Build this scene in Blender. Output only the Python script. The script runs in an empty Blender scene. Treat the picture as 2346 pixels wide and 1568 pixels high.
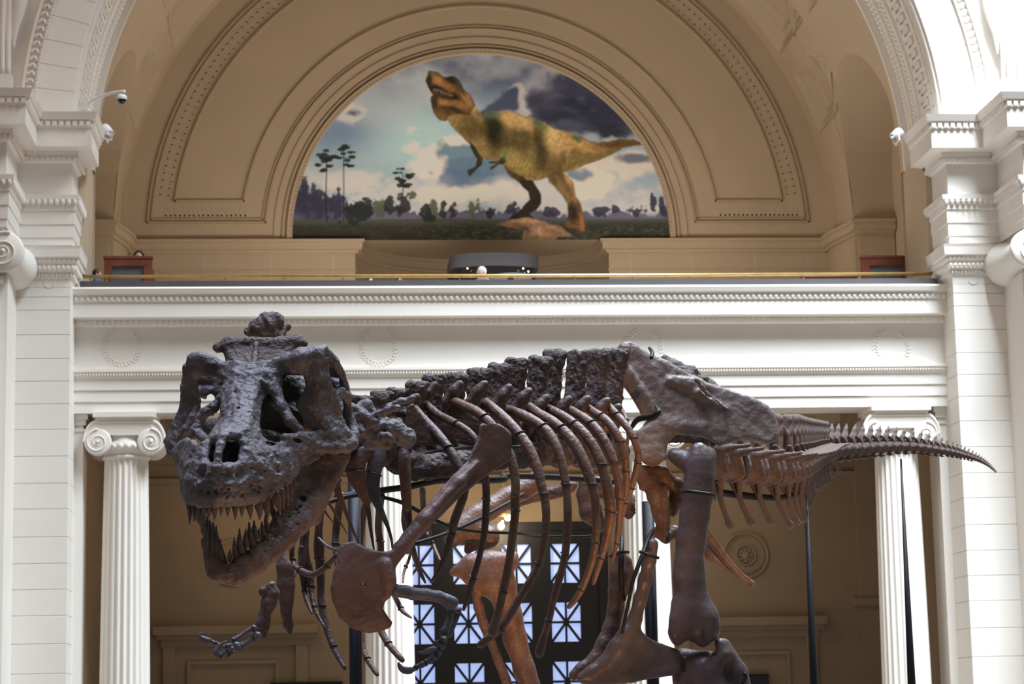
import bpy, bmesh, math, random
import numpy as np
from mathutils import Vector, Matrix
random.seed(7); np.random.seed(7)
S = bpy.context.scene
COL = S.collection

# ------------------------------------------------------------------ camera
F_PX = 5234.0                                     # focal length, pixels of the 2346 x 1568 frame
PITCH, YAW, ROLL = math.radians(9.3), math.radians(5.0), math.radians(1.15)
EYE = np.array([0.0, 0.0, 1.6])
cf = np.array([math.sin(YAW)*math.cos(PITCH), math.cos(YAW)*math.cos(PITCH), math.sin(PITCH)])
_r = np.array([math.cos(YAW), -math.sin(YAW), 0.0]); _u = np.cross(_r, cf)
cr = math.cos(ROLL)*_r - math.sin(ROLL)*_u
cu = math.sin(ROLL)*_r + math.cos(ROLL)*_u
cam_d = bpy.data.cameras.new('camera')
cam = bpy.data.objects.new('camera', cam_d); COL.objects.link(cam)
cam.matrix_world = Matrix(((cr[0], cu[0], -cf[0], EYE[0]), (cr[1], cu[1], -cf[1], EYE[1]), (cr[2], cu[2], -cf[2], EYE[2]), (0, 0, 0, 1)))
cam_d.sensor_width = 36.0; cam_d.sensor_fit = 'HORIZONTAL'; cam_d.lens = F_PX/2346*36.0
cam_d.clip_end = 300
cam_d.dof.use_dof = True; cam_d.dof.focus_distance = 12.6; cam_d.dof.aperture_fstop = 7.1
S.camera = cam

# ------------------------------------------------------------------ world, skylight, exposure
world = bpy.data.worlds.new('hall_air'); S.world = world; world.use_nodes = True
bg = world.node_tree.nodes['Background']
bg.inputs[0].default_value = (1.0, 0.92, 0.84, 1); bg.inputs[1].default_value = 0.115
def area(name, loc, target, sx, sy, power, col, spread=180):
    l = bpy.data.lights.new(name, 'AREA'); l.shape = 'RECTANGLE'; l.size = sx; l.size_y = sy; l.energy = power; l.color = col; l.spread = math.radians(spread)
    o = bpy.data.objects.new(name, l); COL.objects.link(o); o.location = loc
    o.rotation_euler = (Vector(target)-Vector(loc)).to_track_quat('-Z', 'Y').to_euler()
    return o
area('hall_skylight', (12.5, 24.5, 28.5), (12.0, 28.0, 0.0), 9, 11, 9000, (0.80, 0.91, 1.0), 90)
area('warm_fill_left', (-5.0, 23.0, 28.5), (-4.0, 27.0, 0.0), 6, 10, 700, (1.0, 0.80, 0.62), 150)  # added warm fill to tint the left pier, not an opening in the roof
area('balcony_uplight', (3.1, 37.6, 8.1), (3.1, 38.6, 12.0), 9.0, 1.2, 205, (1.0, 0.87, 0.70))
area('hall_skylight_rear', (0.0, 11.6, 21.5), (0.4, 12.4, 0.0), 7, 8, 1000, (0.64, 0.73, 1.0), 80)
S.view_settings.view_transform = 'Standard'; S.view_settings.look = 'None'
S.view_settings.exposure = 0.32; S.view_settings.gamma = 1.0; S.view_settings.use_curve_mapping = False
S.cycles.max_bounces = 8; S.cycles.diffuse_bounces = 5

# ------------------------------------------------------------------ helpers
def W(px, py, Y):
    """point of the hall seen at a photo pixel, at the true distance Y (metres along the hall)"""
    px = np.asarray(px, float); py = np.asarray(py, float)
    a = (px-1173.0)/F_PX; b = -(py-784.0)/F_PX
    d = a[..., None]*cr + b[..., None]*cu + cf
    return EYE + d*(np.asarray(Y, float)[..., None]/d[..., 1:2])
def PV(px, py, Y): return Vector(W(px, py, Y))

def tag(o, label=None, cat=None, group=None, kind=None):
    if label: o['label'] = label
    if cat: o['category'] = cat
    if group: o['group'] = group
    if kind: o['kind'] = kind
    return o
def empty(name, loc=(0, 0, 0)):
    o = bpy.data.objects.new(name, None); COL.objects.link(o); o.location = loc; o.empty_display_size = 0.1
    return o
def mesh_data(name, verts, faces, mat, smooth=False):
    me = bpy.data.meshes.new(name)
    verts = np.asarray(verts, np.float32).reshape(-1, 3)
    if isinstance(faces, np.ndarray):
        n, k = faces.shape
        me.vertices.add(len(verts)); me.vertices.foreach_set('co', verts.ravel())
        me.loops.add(n*k); me.loops.foreach_set('vertex_index', faces.astype(np.int32).ravel())
        me.polygons.add(n); me.polygons.foreach_set('loop_start', np.arange(0, n*k, k, dtype=np.int32))
        me.polygons.foreach_set('loop_total', np.full(n, k, np.int32))
        me.update(calc_edges=True); me.validate()
    else:
        me.from_pydata(verts.tolist(), [], faces)
        me.update()
    if smooth: me.polygons.foreach_set('use_smooth', [True]*len(me.polygons))
    if mat: me.materials.append(mat)
    return me
def obj(name, me, parent=None, loc=None):
    o = bpy.data.objects.new(name, me); COL.objects.link(o)
    if parent: o.parent = parent
    if loc is not None: o.location = loc
    return o
class MB:
    """collects boxes, tubes, sweeps into one mesh"""
    def __init__(s): s.v = []; s.f = []
    def add(s, v, f):
        o = len(s.v); s.v += [tuple(p) for p in v]; s.f += [tuple(i+o for i in q) for q in f]; return s
    def box(s, x0, x1, y0, y1, z0, z1):
        return s.add([(x0,y0,z0),(x1,y0,z0),(x1,y1,z0),(x0,y1,z0),(x0,y0,z1),(x1,y0,z1),(x1,y1,z1),(x0,y1,z1)],
                     [(0,3,2,1),(4,5,6,7),(0,1,5,4),(1,2,6,5),(2,3,7,6),(3,0,4,7)])
    def bbox(s, x0, x1, y0, y1, z0, z1, b):
        """box with chamfered edges on its front (-y) face"""
        return s.add([(x0,y1,z0),(x1,y1,z0),(x1,y1,z1),(x0,y1,z1),(x0,y0+b,z0),(x1,y0+b,z0),(x1,y0+b,z1),(x0,y0+b,z1),
                      (x0+b,y0,z0+b),(x1-b,y0,z0+b),(x1-b,y0,z1-b),(x0+b,y0,z1-b)],
                     [(0,3,2,1),(0,1,5,4),(1,2,6,5),(2,3,7,6),(3,0,4,7),(4,5,9,8),(5,6,10,9),(6,7,11,10),(7,4,8,11),(8,9,10,11)])
    def sweep(s, path, prof, left=True, closed=False, cap=True):
        """sweep a profile (out, z) along a plan polyline path (x, y); out goes to the right of the walking direction if not left"""
        n = len(path); P = [Vector(p) for p in path]; rows = []
        for i in range(n):
            ds = []
            if i > 0 or closed: ds.append((P[i]-P[i-1]).normalized())
            if i < n-1 or closed: ds.append((P[(i+1) % n]-P[i]).normalized())
            ns = [Vector((-d.y, d.x)) if left else Vector((d.y, -d.x)) for d in ds]
            m = ns[0] if len(ns) == 1 else (ns[0]+ns[1])
            if len(ns) == 2: m = m.normalized(); m = m/max(0.25, m.dot(ns[0]))
            rows.append([(P[i].x+m.x*o, P[i].y+m.y*o, z) for o, z in prof])
        k = len(prof); v = [p for r in rows for p in r]; f = []
        for i in range(n if closed else n-1):
            j = (i+1) % n
            for a in range(k-1):
                q = (i*k+a, j*k+a, j*k+a+1, i*k+a+1); f.append(q if not left else q[::-1])
        if cap and not closed:
            f.append(tuple(range(k))); f.append(tuple(range((n-1)*k, n*k))[::-1])
        return s.add(v, f)
    def build(s, name, mat, parent=None, smooth=False, **kw):
        o = obj(name, mesh_data(name, s.v, s.f, mat, smooth), parent)
        return tag(o, **kw) if kw else o
def add_to(mb, vf): mb.add(*vf); return mb

def tube_vf(pts, rad, sides=10, flat=None, cap=True):
    """tube through points with a radius each; flat = (vector, factor) squashes it along a vector"""
    P = np.asarray(pts, float); n = len(P); R_ = np.asarray(rad, float)
    T = np.gradient(P, axis=0); T /= np.linalg.norm(T, axis=1)[:, None]+1e-9
    a = np.array([0, 0, 1.0]) if abs(T[0][2]) < 0.9 else np.array([0, 1.0, 0])
    N = np.cross(T[0], a); N /= np.linalg.norm(N); Ns = [N]
    for i in range(1, n):
        N = Ns[-1]-T[i]*np.dot(Ns[-1], T[i]); N /= np.linalg.norm(N)+1e-9; Ns.append(N)
    Ns = np.array(Ns); B = np.cross(T, Ns)
    an = np.linspace(0, 2*math.pi, sides, endpoint=False)
    off = np.cos(an)[None, :, None]*Ns[:, None, :]+np.sin(an)[None, :, None]*B[:, None, :]
    if flat is not None:
        d = np.asarray(flat[0], float); d = d/np.linalg.norm(d)
        off = off-(off@d)[..., None]*d*(1-flat[1])
    V = P[:, None, :]+off*R_[:, None, None]
    v = V.reshape(-1, 3); f = []
    for i in range(n-1):
        for k in range(sides):
            f.append((i*sides+k, i*sides+(k+1) % sides, (i+1)*sides+(k+1) % sides, (i+1)*sides+k))
    if cap: f.append(tuple(range(sides))[::-1]); f.append(tuple(range((n-1)*sides, n*sides)))
    return [tuple(p) for p in v], f
def catmull(P, n=6):
    P = np.asarray(P, float); out = []
    Q = np.vstack([2*P[0]-P[1], P, 2*P[-1]-P[-2]])
    for i in range(1, len(Q)-2):
        for t in np.linspace(0, 1, n, endpoint=False):
            out.append(0.5*((2*Q[i])+(-Q[i-1]+Q[i+1])*t+(2*Q[i-1]-5*Q[i]+4*Q[i+1]-Q[i+2])*t*t+(-Q[i-1]+3*Q[i]-3*Q[i+1]+Q[i+2])*t**3))
    out.append(P[-1]); return np.array(out)
def lathe_vf(prof, n=24, c=(0, 0, 0), axis='z'):
    v = []; f = []; k = len(prof)
    for i in range(n):
        a = 2*math.pi*i/n
        for r, h in prof:
            if axis == 'z': v.append((c[0]+r*math.cos(a), c[1]+r*math.sin(a), c[2]+h))
            else: v.append((c[0]+r*math.cos(a), c[1]+h, c[2]+r*math.sin(a)))
    for i in range(n):
        j = (i+1) % n
        for a in range(k-1):
            q = (i*k+a, j*k+a, j*k+a+1, i*k+a+1); f.append(q if axis == 'z' else q[::-1])
    return v, f

# ------------------------------------------------------------------ materials
def mat(name, col, rough=0.6, var=0.08, scale=4.0, bump=0.0, bscale=30.0, metal=0.0, col2=None, emit=None, estr=0.0, spec=0.5):
    m = bpy.data.materials.new(name); m.use_nodes = True; nt = m.node_tree; b = nt.nodes['Principled BSDF']
    b.inputs['Roughness'].default_value = rough; b.inputs['Metallic'].default_value = metal
    b.inputs['Specular IOR Level'].default_value = spec
    tc = nt.nodes.new('ShaderNodeTexCoord'); nz = nt.nodes.new('ShaderNodeTexNoise')
    nz.inputs['Scale'].default_value = scale; nz.inputs['Detail'].default_value = 6; nz.inputs['Roughness'].default_value = 0.6
    nt.links.new(tc.outputs['Object'], nz.inputs['Vector'])
    ramp = nt.nodes.new('ShaderNodeValToRGB'); nt.links.new(nz.outputs['Fac'], ramp.inputs['Fac'])
    c2 = col2 if col2 else tuple(c*(1-var*2) for c in col)
    ramp.color_ramp.elements[0].color = (*c2, 1); ramp.color_ramp.elements[0].position = 0.3
    ramp.color_ramp.elements[1].color = (*[min(1, c*(1+var)) for c in col], 1); ramp.color_ramp.elements[1].position = 0.7
    nt.links.new(ramp.outputs['Color'], b.inputs['Base Color'])
    if bump > 0:
        n2 = nt.nodes.new('ShaderNodeTexNoise'); n2.inputs['Scale'].default_value = bscale; n2.inputs['Detail'].default_value = 8
        nt.links.new(tc.outputs['Object'], n2.inputs['Vector'])
        bp = nt.nodes.new('ShaderNodeBump'); bp.inputs['Strength'].default_value = bump; bp.inputs['Distance'].default_value = 0.02
        nt.links.new(n2.outputs['Fac'], bp.inputs['Height']); nt.links.new(bp.outputs['Normal'], b.inputs['Normal'])
    if emit: b.inputs['Emission Color'].default_value = (*emit, 1); b.inputs['Emission Strength'].default_value = estr
    return m
M = dict(
    stone=mat('painted_stone', (0.79, 0.745, 0.695), 0.55, 0.02, 1.2, 0.04, 25),
    joint=mat('mortar_joint', (0.60, 0.57, 0.53), 0.8, 0.03, 3),
    vault=mat('dimmed_cream_plaster', (0.52, 0.405, 0.29), 0.7, 0.03, 0.9, 0.03, 30),  # same paint as the piers, dimness of the bay put into the colour
    groove=mat('dimmed_cream_moulding', (0.46, 0.355, 0.25), 0.7, 0.03, 2),  # the same dimmed paint, a step darker
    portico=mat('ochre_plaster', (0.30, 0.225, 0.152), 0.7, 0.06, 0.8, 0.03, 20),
    floor=mat('marble_floor', (0.19, 0.155, 0.12), 0.35, 0.08, 1.5),
    slate=mat('dark_grey_band', (0.075, 0.066, 0.070), 0.45, 0.05, 3),
    brass=mat('brass', (0.62, 0.42, 0.16), 0.35, 0.10, 8, metal=0.75),
    wood=mat('cherry_wood', (0.20, 0.055, 0.028), 0.4, 0.15, 6, col2=(0.12, 0.03, 0.016)),
    glassgrey=mat('grey_display_glass', (0.12, 0.12, 0.14), 0.25, 0.05, 4),
    kiosk=mat('slate_blue_panel', (0.055, 0.058, 0.075), 0.5, 0.06, 3),
    kioskdark=mat('black_vitrine_glass', (0.015, 0.014, 0.018), 0.12, 0.1, 3),
    iron=mat('black_iron', (0.012, 0.012, 0.016), 0.4, 0.1, 8),
    steel=mat('blackened_steel', (0.012, 0.012, 0.015), 0.5, 0.1, 10, spec=0.25),
    wire=mat('black_wire', (0.02, 0.018, 0.018), 0.35, 0.1, 20),
    plastic=mat('white_plastic', (0.75, 0.75, 0.76), 0.4, 0.02, 5),
    dome=mat('black_camera_dome', (0.012, 0.012, 0.014), 0.08, 0.1, 5),
    chrome=mat('polished_reflector', (0.85, 0.85, 0.85), 0.12, 0.02, 5, metal=0.9),
    lamp=mat('warm_bulb', (1, 0.85, 0.55), 0.4, 0.0, 1, emit=(1.0, 0.80, 0.45), estr=9),
    pane=mat('daylit_frosted_pane', (0.55, 0.65, 0.9), 0.4, 0.03, 6, emit=(0.42, 0.56, 1.0), estr=0.62),
    skin=mat('skin', (0.55, 0.34, 0.26), 0.55, 0.05, 10),
    hair_dark=mat('dark_hair', (0.012, 0.010, 0.010), 0.5, 0.2, 40),
    hair_grey=mat('grey_hair', (0.62, 0.58, 0.55), 0.6, 0.12, 40),
    cloth_blue=mat('blue_cloth', (0.07, 0.11, 0.28), 0.8, 0.1, 12),
    cloth_dark=mat('dark_cloth', (0.03, 0.03, 0.035), 0.8, 0.1, 12),
    cloth_tan=mat('tan_cloth', (0.25, 0.2, 0.16), 0.8, 0.1, 12),
)
# ================================================================== THE HALL
X0 = 3.10                 # axis of the end bay
YP = 34.0                 # front face of the piers
YB = 41.3                 # rear wall of the upper bay (with the mural)
YR = 39.3                 # rear wall of the portico below
ZC = 10.35                # springing line
RF, RV = 6.74, 6.60       # arch opening, vault
XJ = 6.73                 # half width of the opening
BAL = 7.62                # balcony floor
ALL = M['stone']

# ---- floor
MB().box(-9, 15.5, -2, 40, -0.3, 0.0).build('floor', M['floor'], kind='structure', label='pale stone floor of the museum hall')

# ---- spandrel wall above the front arch
def arc_pts(r, a0, a1, n, y=None, zc=ZC):
    return [(X0+r*math.cos(a), zc+r*math.sin(a)) for a in np.linspace(a0, a1, n)]
A0, A1 = 0.0, math.pi
def ring(mb, r0, r1, y0, y1, a0=A0, a1=A1, n=96, zc=ZC):
    """solid arch ring between radii and depths"""
    v = []; f = []
    for a in np.linspace(a0, a1, n):
        c, s = math.cos(a), math.sin(a)
        for r, y in ((r0, y0), (r1, y0), (r1, y1), (r0, y1)): v.append((X0+r*c, y, zc+r*s))
    for i in range(n-1):
        for k in range(4): f.append((i*4+k, i*4+(k+1) % 4, (i+1)*4+(k+1) % 4, (i+1)*4+k))
    f.append((0, 3, 2, 1)); f.append(tuple((n-1)*4+k for k in range(4)))
    return mb.add(v, f)
wf = MB()
n = 64; outer = []
arc = arc_pts(7.48, 0, math.pi, n)
v = []; f = []
for (x, z) in arc:
    dx, dz = x-X0, z-ZC; t = min((12.6/abs(dx)) if abs(dx) > 1e-6 else 1e9, (11.5/dz) if dz > 1e-6 else 1e9)
    v += [(x, YP+0.06, z), (X0+dx*t, YP+0.06, ZC+dz*t), (X0+dx*t, YP+0.6, ZC+dz*t), (x, YP+0.6, z)]
for i in range(n-1):
    for k in range(4): f.append((i*4+k, i*4+(k+1) % 4, (i+1)*4+(k+1) % 4, (i+1)*4+k))
wf.add(v, f)
wall_front = wf.build('wall_front', ALL, kind='structure', label='pale stone spandrel wall above the great arch')
# voussoirs of the arch face
dth = math.radians(3.05); a = math.radians(3.0); k = 0
while a < math.pi-math.radians(3.0)-dth*0.5:
    if a < math.radians(34) or a > math.radians(146):
        mb = MB(); g = 0.0006
        ring(mb, RF, 7.32, YP-0.0, YP+0.5, a+g, a+dth-g, 4); mb.build('voussoir', ALL, wall_front)
    a += dth
mb = MB(); ring(mb, RF+0.01, 7.3, YP+0.008, YP+0.5); mb.build('arch_backing', M['joint'], wall_front)
mb = MB(); ring(mb, RF, 7.32, YP, YP+0.5, math.radians(33), math.radians(147), 60); mb.build('arch_crown', ALL, wall_front)
# leaf-and-dart archivolt around the voussoirs
mb = MB(); ring(mb, 7.32, 7.35, YP-0.05, YP+0.3); ring(mb, 7.49, 7.53, YP-0.07, YP+0.3); ring(mb, 7.35, 7.49, YP-0.015, YP+0.3)
mb.build('archivolt', ALL, wall_front)
def blob(c, ax, ay, az, rx, ry, rz, n1=6, n2=4):
    v = []; f = []
    c, ax, ay, az = map(np.asarray, (c, ax, ay, az))
    for i in range(n2+1):
        ph = math.pi*i/n2
        for j in range(n1):
            t = 2*math.pi*j/n1
            v.append(tuple(c+ax*rx*math.sin(ph)*math.cos(t)+ay*ry*math.sin(ph)*math.sin(t)+az*rz*math.cos(ph)))
    for i in range(n2):
        for j in range(n1):
            f.append((i*n1+j, i*n1+(j+1) % n1, (i+1)*n1+(j+1) % n1, (i+1)*n1+j))
    return v, f
mb = MB()
for side in (0, 1):
    for i in range(34):
        a = math.radians(3.2)+i*math.radians(0.92)
        if side: a = math.pi-a
        c_, s_ = math.cos(a), math.sin(a); cc = (X0+7.42*c_, YP-0.03, ZC+7.42*s_)
        for q in (-1, 1):
            t = np.array([-s_, 0, c_]); r_ = np.array([c_, 0, s_]); d1 = t*0.8+r_*0.6*q; d1 /= np.linalg.norm(d1)
            mb.add(*blob(np.array(cc)+r_*0.03*q, d1, np.array([0, 1, 0]), np.cross(d1, [0, 1, 0]), 0.055, 0.035, 0.02))
        for q in range(2):
            a2 = a+(q-0.5)*math.radians(0.46)
            mb.add(*blob((X0+7.325*math.cos(a2), YP-0.055, ZC+7.325*math.sin(a2)), (1, 0, 0), (0, 1, 0), (0, 0, 1), 0.017, 0.017, 0.017, 5, 3))
mb.build('leaf_moulding', ALL, wall_front, kind='stuff', label='carved leaf moulding')

# ---- barrel vault with coffers, key-pattern band and side lunettes
Yv0, Yv1 = YP+2.05, YB
LY, LR, LZ = 37.95, 1.70, 11.15          # lunette axis, radius, springing (crossing vault along x)
def lun_theta(y):
    d = LR*LR-(y-LY)**2
    if d <= 0: return 0.0
    z = LZ+math.sqrt(d)
    return math.asin(min(1, (z-ZC)/RV))
ys = np.unique(np.concatenate([np.linspace(Yv0, Yv1, 150), np.linspace(LY-LR, LY+LR, 60), [LY-LR-1e-3, LY+LR+1e-3]]))
NT = 420
def coffer(th, y):
    """how far the vault steps back: coffers between ribs"""
    deg = math.degrees(th); deg = min(deg, 180-deg)
    out = 0.0
    for y0, y1 in ((36.35, 38.35), (38.80, 40.85)):
        for t0, t1 in ((17, 27), (31.5, 47), (51, 66.5), (70.5, 86)):
            if t0 < 20 and y1 < 39: continue
            for d, dep in ((0, 0.10), (0.12, 0.20), (0.30, 0.28)):
                if y0+d < y < y1-d and t0+d*8.6 < deg < t1-d*8.6: out = max(out, dep)
    return out
v = []; f = []; idx = {}
for i, y in enumerate(ys):
    t0 = lun_theta(y)
    for j in range(NT+1):
        th = t0+(math.pi-2*t0)*j/NT
        r = RV+coffer(th, y)
        v.append((X0+r*math.cos(th), y, ZC+r*math.sin(th)))
for i in range(len(ys)-1):
    for j in range(NT): f.append((i*(NT+1)+j, i*(NT+1)+j+1, (i+1)*(NT+1)+j+1, (i+1)*(NT+1)+j))
ceiling = obj('ceiling', mesh_data('ceiling', np.array(v), np.array(f), M['vault'])); tag(ceiling, 'cream coffered barrel vault over the balcony bay', kind='structure')
mb = MB(); ring(mb, RV, RF+0.4, Yv0-0.06, Yv0+0.02); mb.build('vault_edge', ALL, ceiling)
# soffit bands of the front arch: bead rows, key fret, leaf rows
soff = MB()
ring(soff, RF-0.0, RF+0.3, YP+0.5, YP+2.05); soff.build('arch_soffit', ALL, ceiling)
bands = MB()
for y0, y1, d in ((YP+0.10, YP+0.16, 0.045), (YP+0.40, YP+0.47, 0.035), (YP+1.47, YP+1.55, 0.035), (YP+1.66, YP+1.80, 0.06), (YP+2.28, YP+2.36, 0.05), (YP+2.80, YP+2.92, 0.07)):
    ring(bands, RF-d, RF+0.02, YP+(y0-YP)*0.7, YP+(y1-YP)*0.7, n=140)
bands.build('soffit_band', ALL, ceiling)
fret = MB()
for side in (0, 1):
    for i in range(32):
        a = math.radians(4.0)+i*math.radians(1.75)
        for (a0, a1, y0, y1) in ((0, .24, .0, .86), (.24, .82, .0, .15), (.24, .64, .71, .86), (.48, .64, .34, .71), (.64, .88, .34, .50)):
            b0 = a+math.radians(1.75)*a0; b1 = a+math.radians(1.75)*a1
            if side: b0, b1 = math.pi-b1, math.pi-b0
            ring(fret, RF-0.055, RF+0.02, YP+(0.54+y0)*0.7, YP+(0.54+y1)*0.7, b0, b1, 3)
fret.build('key_fret', ALL, ceiling, kind='stuff', label='raised key fret along the arch soffit')
beads = MB()
for side in (0, 1):
    for i in range(150):
        a = math.radians(4.0)+i*math.radians(0.37)
        if side: a = math.pi-a
        cc, ss = math.cos(a), math.sin(a)
        for y_, r_, ev in ((YP+0.28, 0.032, 1), (YP+1.92, 0.04, 2), (YP+2.04, 0.05, 2), (YP+2.16, 0.04, 2), (YP+2.48, 0.05, 2), (YP+2.66, 0.06, 2)):
            if ev == 2 and (i+int(y_*10)) % 2: continue
            beads.add(*blob((X0+(RF-0.01)*cc, YP+(y_-YP)*0.7, ZC+(RF-0.01)*ss), (1, 0, 0), (0, 1, 0), (0, 0, 1), r_, r_*1.3, r_, 5, 3))
beads.build('bead_moulding', ALL, ceiling, kind='stuff', label='bead rows along the arch soffit')
# lunette barrels running sideways, with their end walls and raised rims
for side in (-1, 1):
    v = []; f = []; yy = np.linspace(LY-LR, LY+LR, 64); XE = X0+side*7.35
    rows = []
    for y in yy:
        z = LZ+math.sqrt(max(0, LR*LR-(y-LY)**2)); th = math.asin(min(1, (z-ZC)/RV)); x = X0+side*RV*math.cos(th)
        rows.append(((x, y, z), (XE, y, z)))
    for r in rows: v += list(r)
    for i in range(len(rows)-1): f.append((2*i, 2*i+1, 2*i+3, 2*i+2))
    b = len(v)                                         # straight cheeks down to the ledge
    for y in (LY-LR, LY+LR):
        x = X0+side*RV*math.cos(math.asin((LZ-ZC)/RV)); o = len(v)
        v += [(x, y, LZ), (XE, y, LZ), (XE, y, BAL), (X0+side*RV, y, BAL), (X0+side*RV, y, ZC)]
        f.append((o, o+1, o+2, o+3, o+4))
    # end wall with an arched, panelled recess
    RI, ZI, XI = 1.12, 10.9, XE+side*0.7
    ze = []
    for y in yy:
        zt = LZ+math.sqrt(max(0, LR*LR-(y-LY)**2)); d = RI*RI-(y-LY)**2; zb = (ZI+math.sqrt(d)) if d > 0 else 10.5
        ze.append((y, zb, zt))
    o = len(v)
    for y, zb, zt in ze: v += [(XE, y, zb), (XE, y, max(zb, zt))]
    for i in range(len(ze)-1): f.append((o+2*i, o+2*i+1, o+2*i+3, o+2*i+2))
    o = len(v); v += [(XE, LY-LR, BAL), (XE, LY+LR, BAL), (XE, LY+LR, 10.5), (XE, LY-LR, 10.5)]; f.append((o, o+1, o+2, o+3))
    o = len(v); arc_ = [(LY-RI, 10.5)]+[(LY-RI*math.cos(t), ZI+RI*math.sin(t)) for t in np.linspace(0, math.pi, 30)]+[(LY+RI, 10.5)]
    for y, z in arc_: v += [(XE, y, z), (XI, y, z)]
    for i in range(len(arc_)-1): f.append((o+2*i, o+2*i+1, o+2*i+3, o+2*i+2))
    o = len(v); v += [(XI, y, z) for y, z in arc_]; f.append(tuple(range(o, o+len(arc_))))
    nm = 'left' if side < 0 else 'right'
    w = obj('wall_lunette_'+nm, mesh_data('lun', v, f, M['vault'])); tag(w, 'arched side niche cut into the vault, '+nm+' of the mural', kind='structure')
    rim = MB(); pts = []; ptsr = []
    for y, sgn in [(LY-LR, 0)]+[(LY+LR*math.sin(t), 1) for t in np.linspace(-math.pi/2, math.pi/2, 40)]:
        z = LZ+math.sqrt(max(0, LR*LR-(y-LY)**2)); sc_ = 1.11
        y2 = LY+(y-LY)*sc_; z2 = LZ+(z-LZ)*sc_
        th = math.asin(min(1, (z2-ZC)/RV)); pts.append((X0+side*(RV-0.0)*math.cos(th), y2, z2))
    rim.add(*tube_vf(pts, [0.085]*len(pts), 6)); rim.build('niche_rim', M['vault'], w)
    # panelled inner arch on the end wall
    for hw, dep, zlo, zhi in ((0.85, 0.04, 10.62, 11.75), (0.66, 0.06, 10.75, 11.6), (0.42, 0.08, 10.9, 11.4)):
        pm = MB()
        xs = XI-side*dep
        for (y0, y1, z0, z1) in ((LY-hw, LY+hw, zlo, zlo+0.05), (LY-hw, LY-hw+0.05, zlo, zhi), (LY+hw-0.05, LY+hw, zlo, zhi), (LY-hw, LY+hw, zhi, zhi+0.05)):
            pm.box(min(xs, XI), max(xs, XI), y0, y1, z0, z1)
        pm.build('niche_panel', M['vault'], w)
# side walls below the vault, ledge level
for side in (-1, 1):
    nm = 'left' if side < 0 else 'right'
    mb = MB()
    for y0, y1 in ((YP+0.9, LY-LR-0.02), (LY+LR+0.06, YB+0.3)):
        xa, xb = X0+side*(RV+0.03), X0+side*(RV+0.4); mb.box(min(xa, xb), max(xa, xb), y0, y1, BAL-0.2, ZC+0.02)
    mb.build('wall_'+nm+'_upper', M['vault'], kind='structure', label='cream side wall of the balcony bay, '+nm+' of the mural')

# ---- rear wall with the lunette panel, arch mouldings and ledge
def half_disc(mb, r0, r1, y, zb, n=80):
    """flat arch ring down to a base line zb"""
    v = []; f = []
    def pt(r, a):
        return (X0+r*math.cos(a), y, ZC+r*math.sin(a))
    A = np.linspace(0, math.pi, n)
    for a_ in A: v += [pt(r0, a_), pt(r1, a_)]
    for i in range(n-1): f.append((2*i, 2*i+1, 2*i+3, 2*i+2))
    return mb.add(v, f)
wb = MB()
half_disc(wb, 3.5, RV+0.5, YB, ZC)
wb.add([(X0-RV-.4, YB, 10.1), (X0-3.5, YB, 10.1), (X0-3.5, YB, ZC), (X0-RV-.4, YB, ZC), (X0+3.5, YB, 10.1), (X0+RV+.4, YB, 10.1), (X0+RV+.4, YB, ZC), (X0+3.5, YB, ZC)], [(0, 1, 2, 3), (4, 5, 6, 7)])
wall_back = wb.build('wall_back', M['vault'], kind='structure', label='cream lunette wall around the dinosaur mural')
def arch_mould(mb, r, w, d, y=YB, a0=0.0, a1=math.pi, n=90, base=None):
    v = []; f = []
    for a_ in np.linspace(a0, a1, n):
        c_, s_ = math.cos(a_), math.sin(a_)
        for rr, yy in ((r, y), (r+0.15*w, y-d), (r+0.85*w, y-d), (r+w, y)): v.append((X0+rr*c_, yy, ZC+rr*s_))
    for i in range(n-1):
        for k in range(3): f.append((i*4+k, i*4+k+1, (i+1)*4+k+1, (i+1)*4+k))
    return mb.add(v, f)
mb = MB(); arch_mould(mb, 3.49, 0.13, 0.09); arch_mould(mb, 3.64, 0.05, 0.05); arch_mould(mb, 3.71, 0.15, 0.03)
for s_ in (-1, 1):
    for r, w_, d in ((3.49, .13, .09), (3.64, .05, .05), (3.71, .15, .03)):
        xa, xb = X0+s_*r, X0+s_*(r+w_); mb.box(min(xa, xb), max(xa, xb), YB-d, YB, 10.25, ZC)
mb.build('mural_archivolt', M['vault'], wall_back)
mb = MB()
for i in range(150):
    a_ = math.pi*(i+0.5)/150
    mb.add(*blob((X0+3.52*math.cos(a_), YB-0.09, ZC+3.52*math.sin(a_)), (1, 0, 0), (0, 1, 0), (0, 0, 1), 0.028, 0.022, 0.028, 5, 3))
mb.build('bead_moulding', M['vault'], wall_back, kind='stuff', label='bead row around the mural')
# three concentric panel lines, closed at the foot on either side
def panel_line(name, r_in, r_out, zb, wid, d):
    for s_ in (-1, 1):
        mb = MB()
        ao = math.asin((zb-ZC)/r_out); ai = math.asin((zb-ZC)/r_in)
        if s_ > 0: mb_a = (ao, math.pi/2); mb_i = (ai, math.pi/2)
        else: mb_a = (math.pi/2, math.pi-ao); mb_i = (math.pi/2, math.pi-ai)
        arch_mould(mb, r_out-wid, wid, d, a0=mb_a[0], a1=mb_a[1], n=60); arch_mould(mb, r_in, wid, d, a0=mb_i[0], a1=mb_i[1], n=60)
        xa = X0+s_*r_in*math.cos(ai); xb = X0+s_*r_out*math.cos(ao)
        mb.box(min(xa, xb), max(xa, xb), YB-d, YB, zb, zb+wid)
        mb.build(name, M['groove'], wall_back)
panel_line('panel_moulding', 3.98, 6.16, 10.62, 0.035, 0.045)
panel_line('panel_moulding', 4.04, 6.09, 10.69, 0.03, 0.03)
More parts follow.
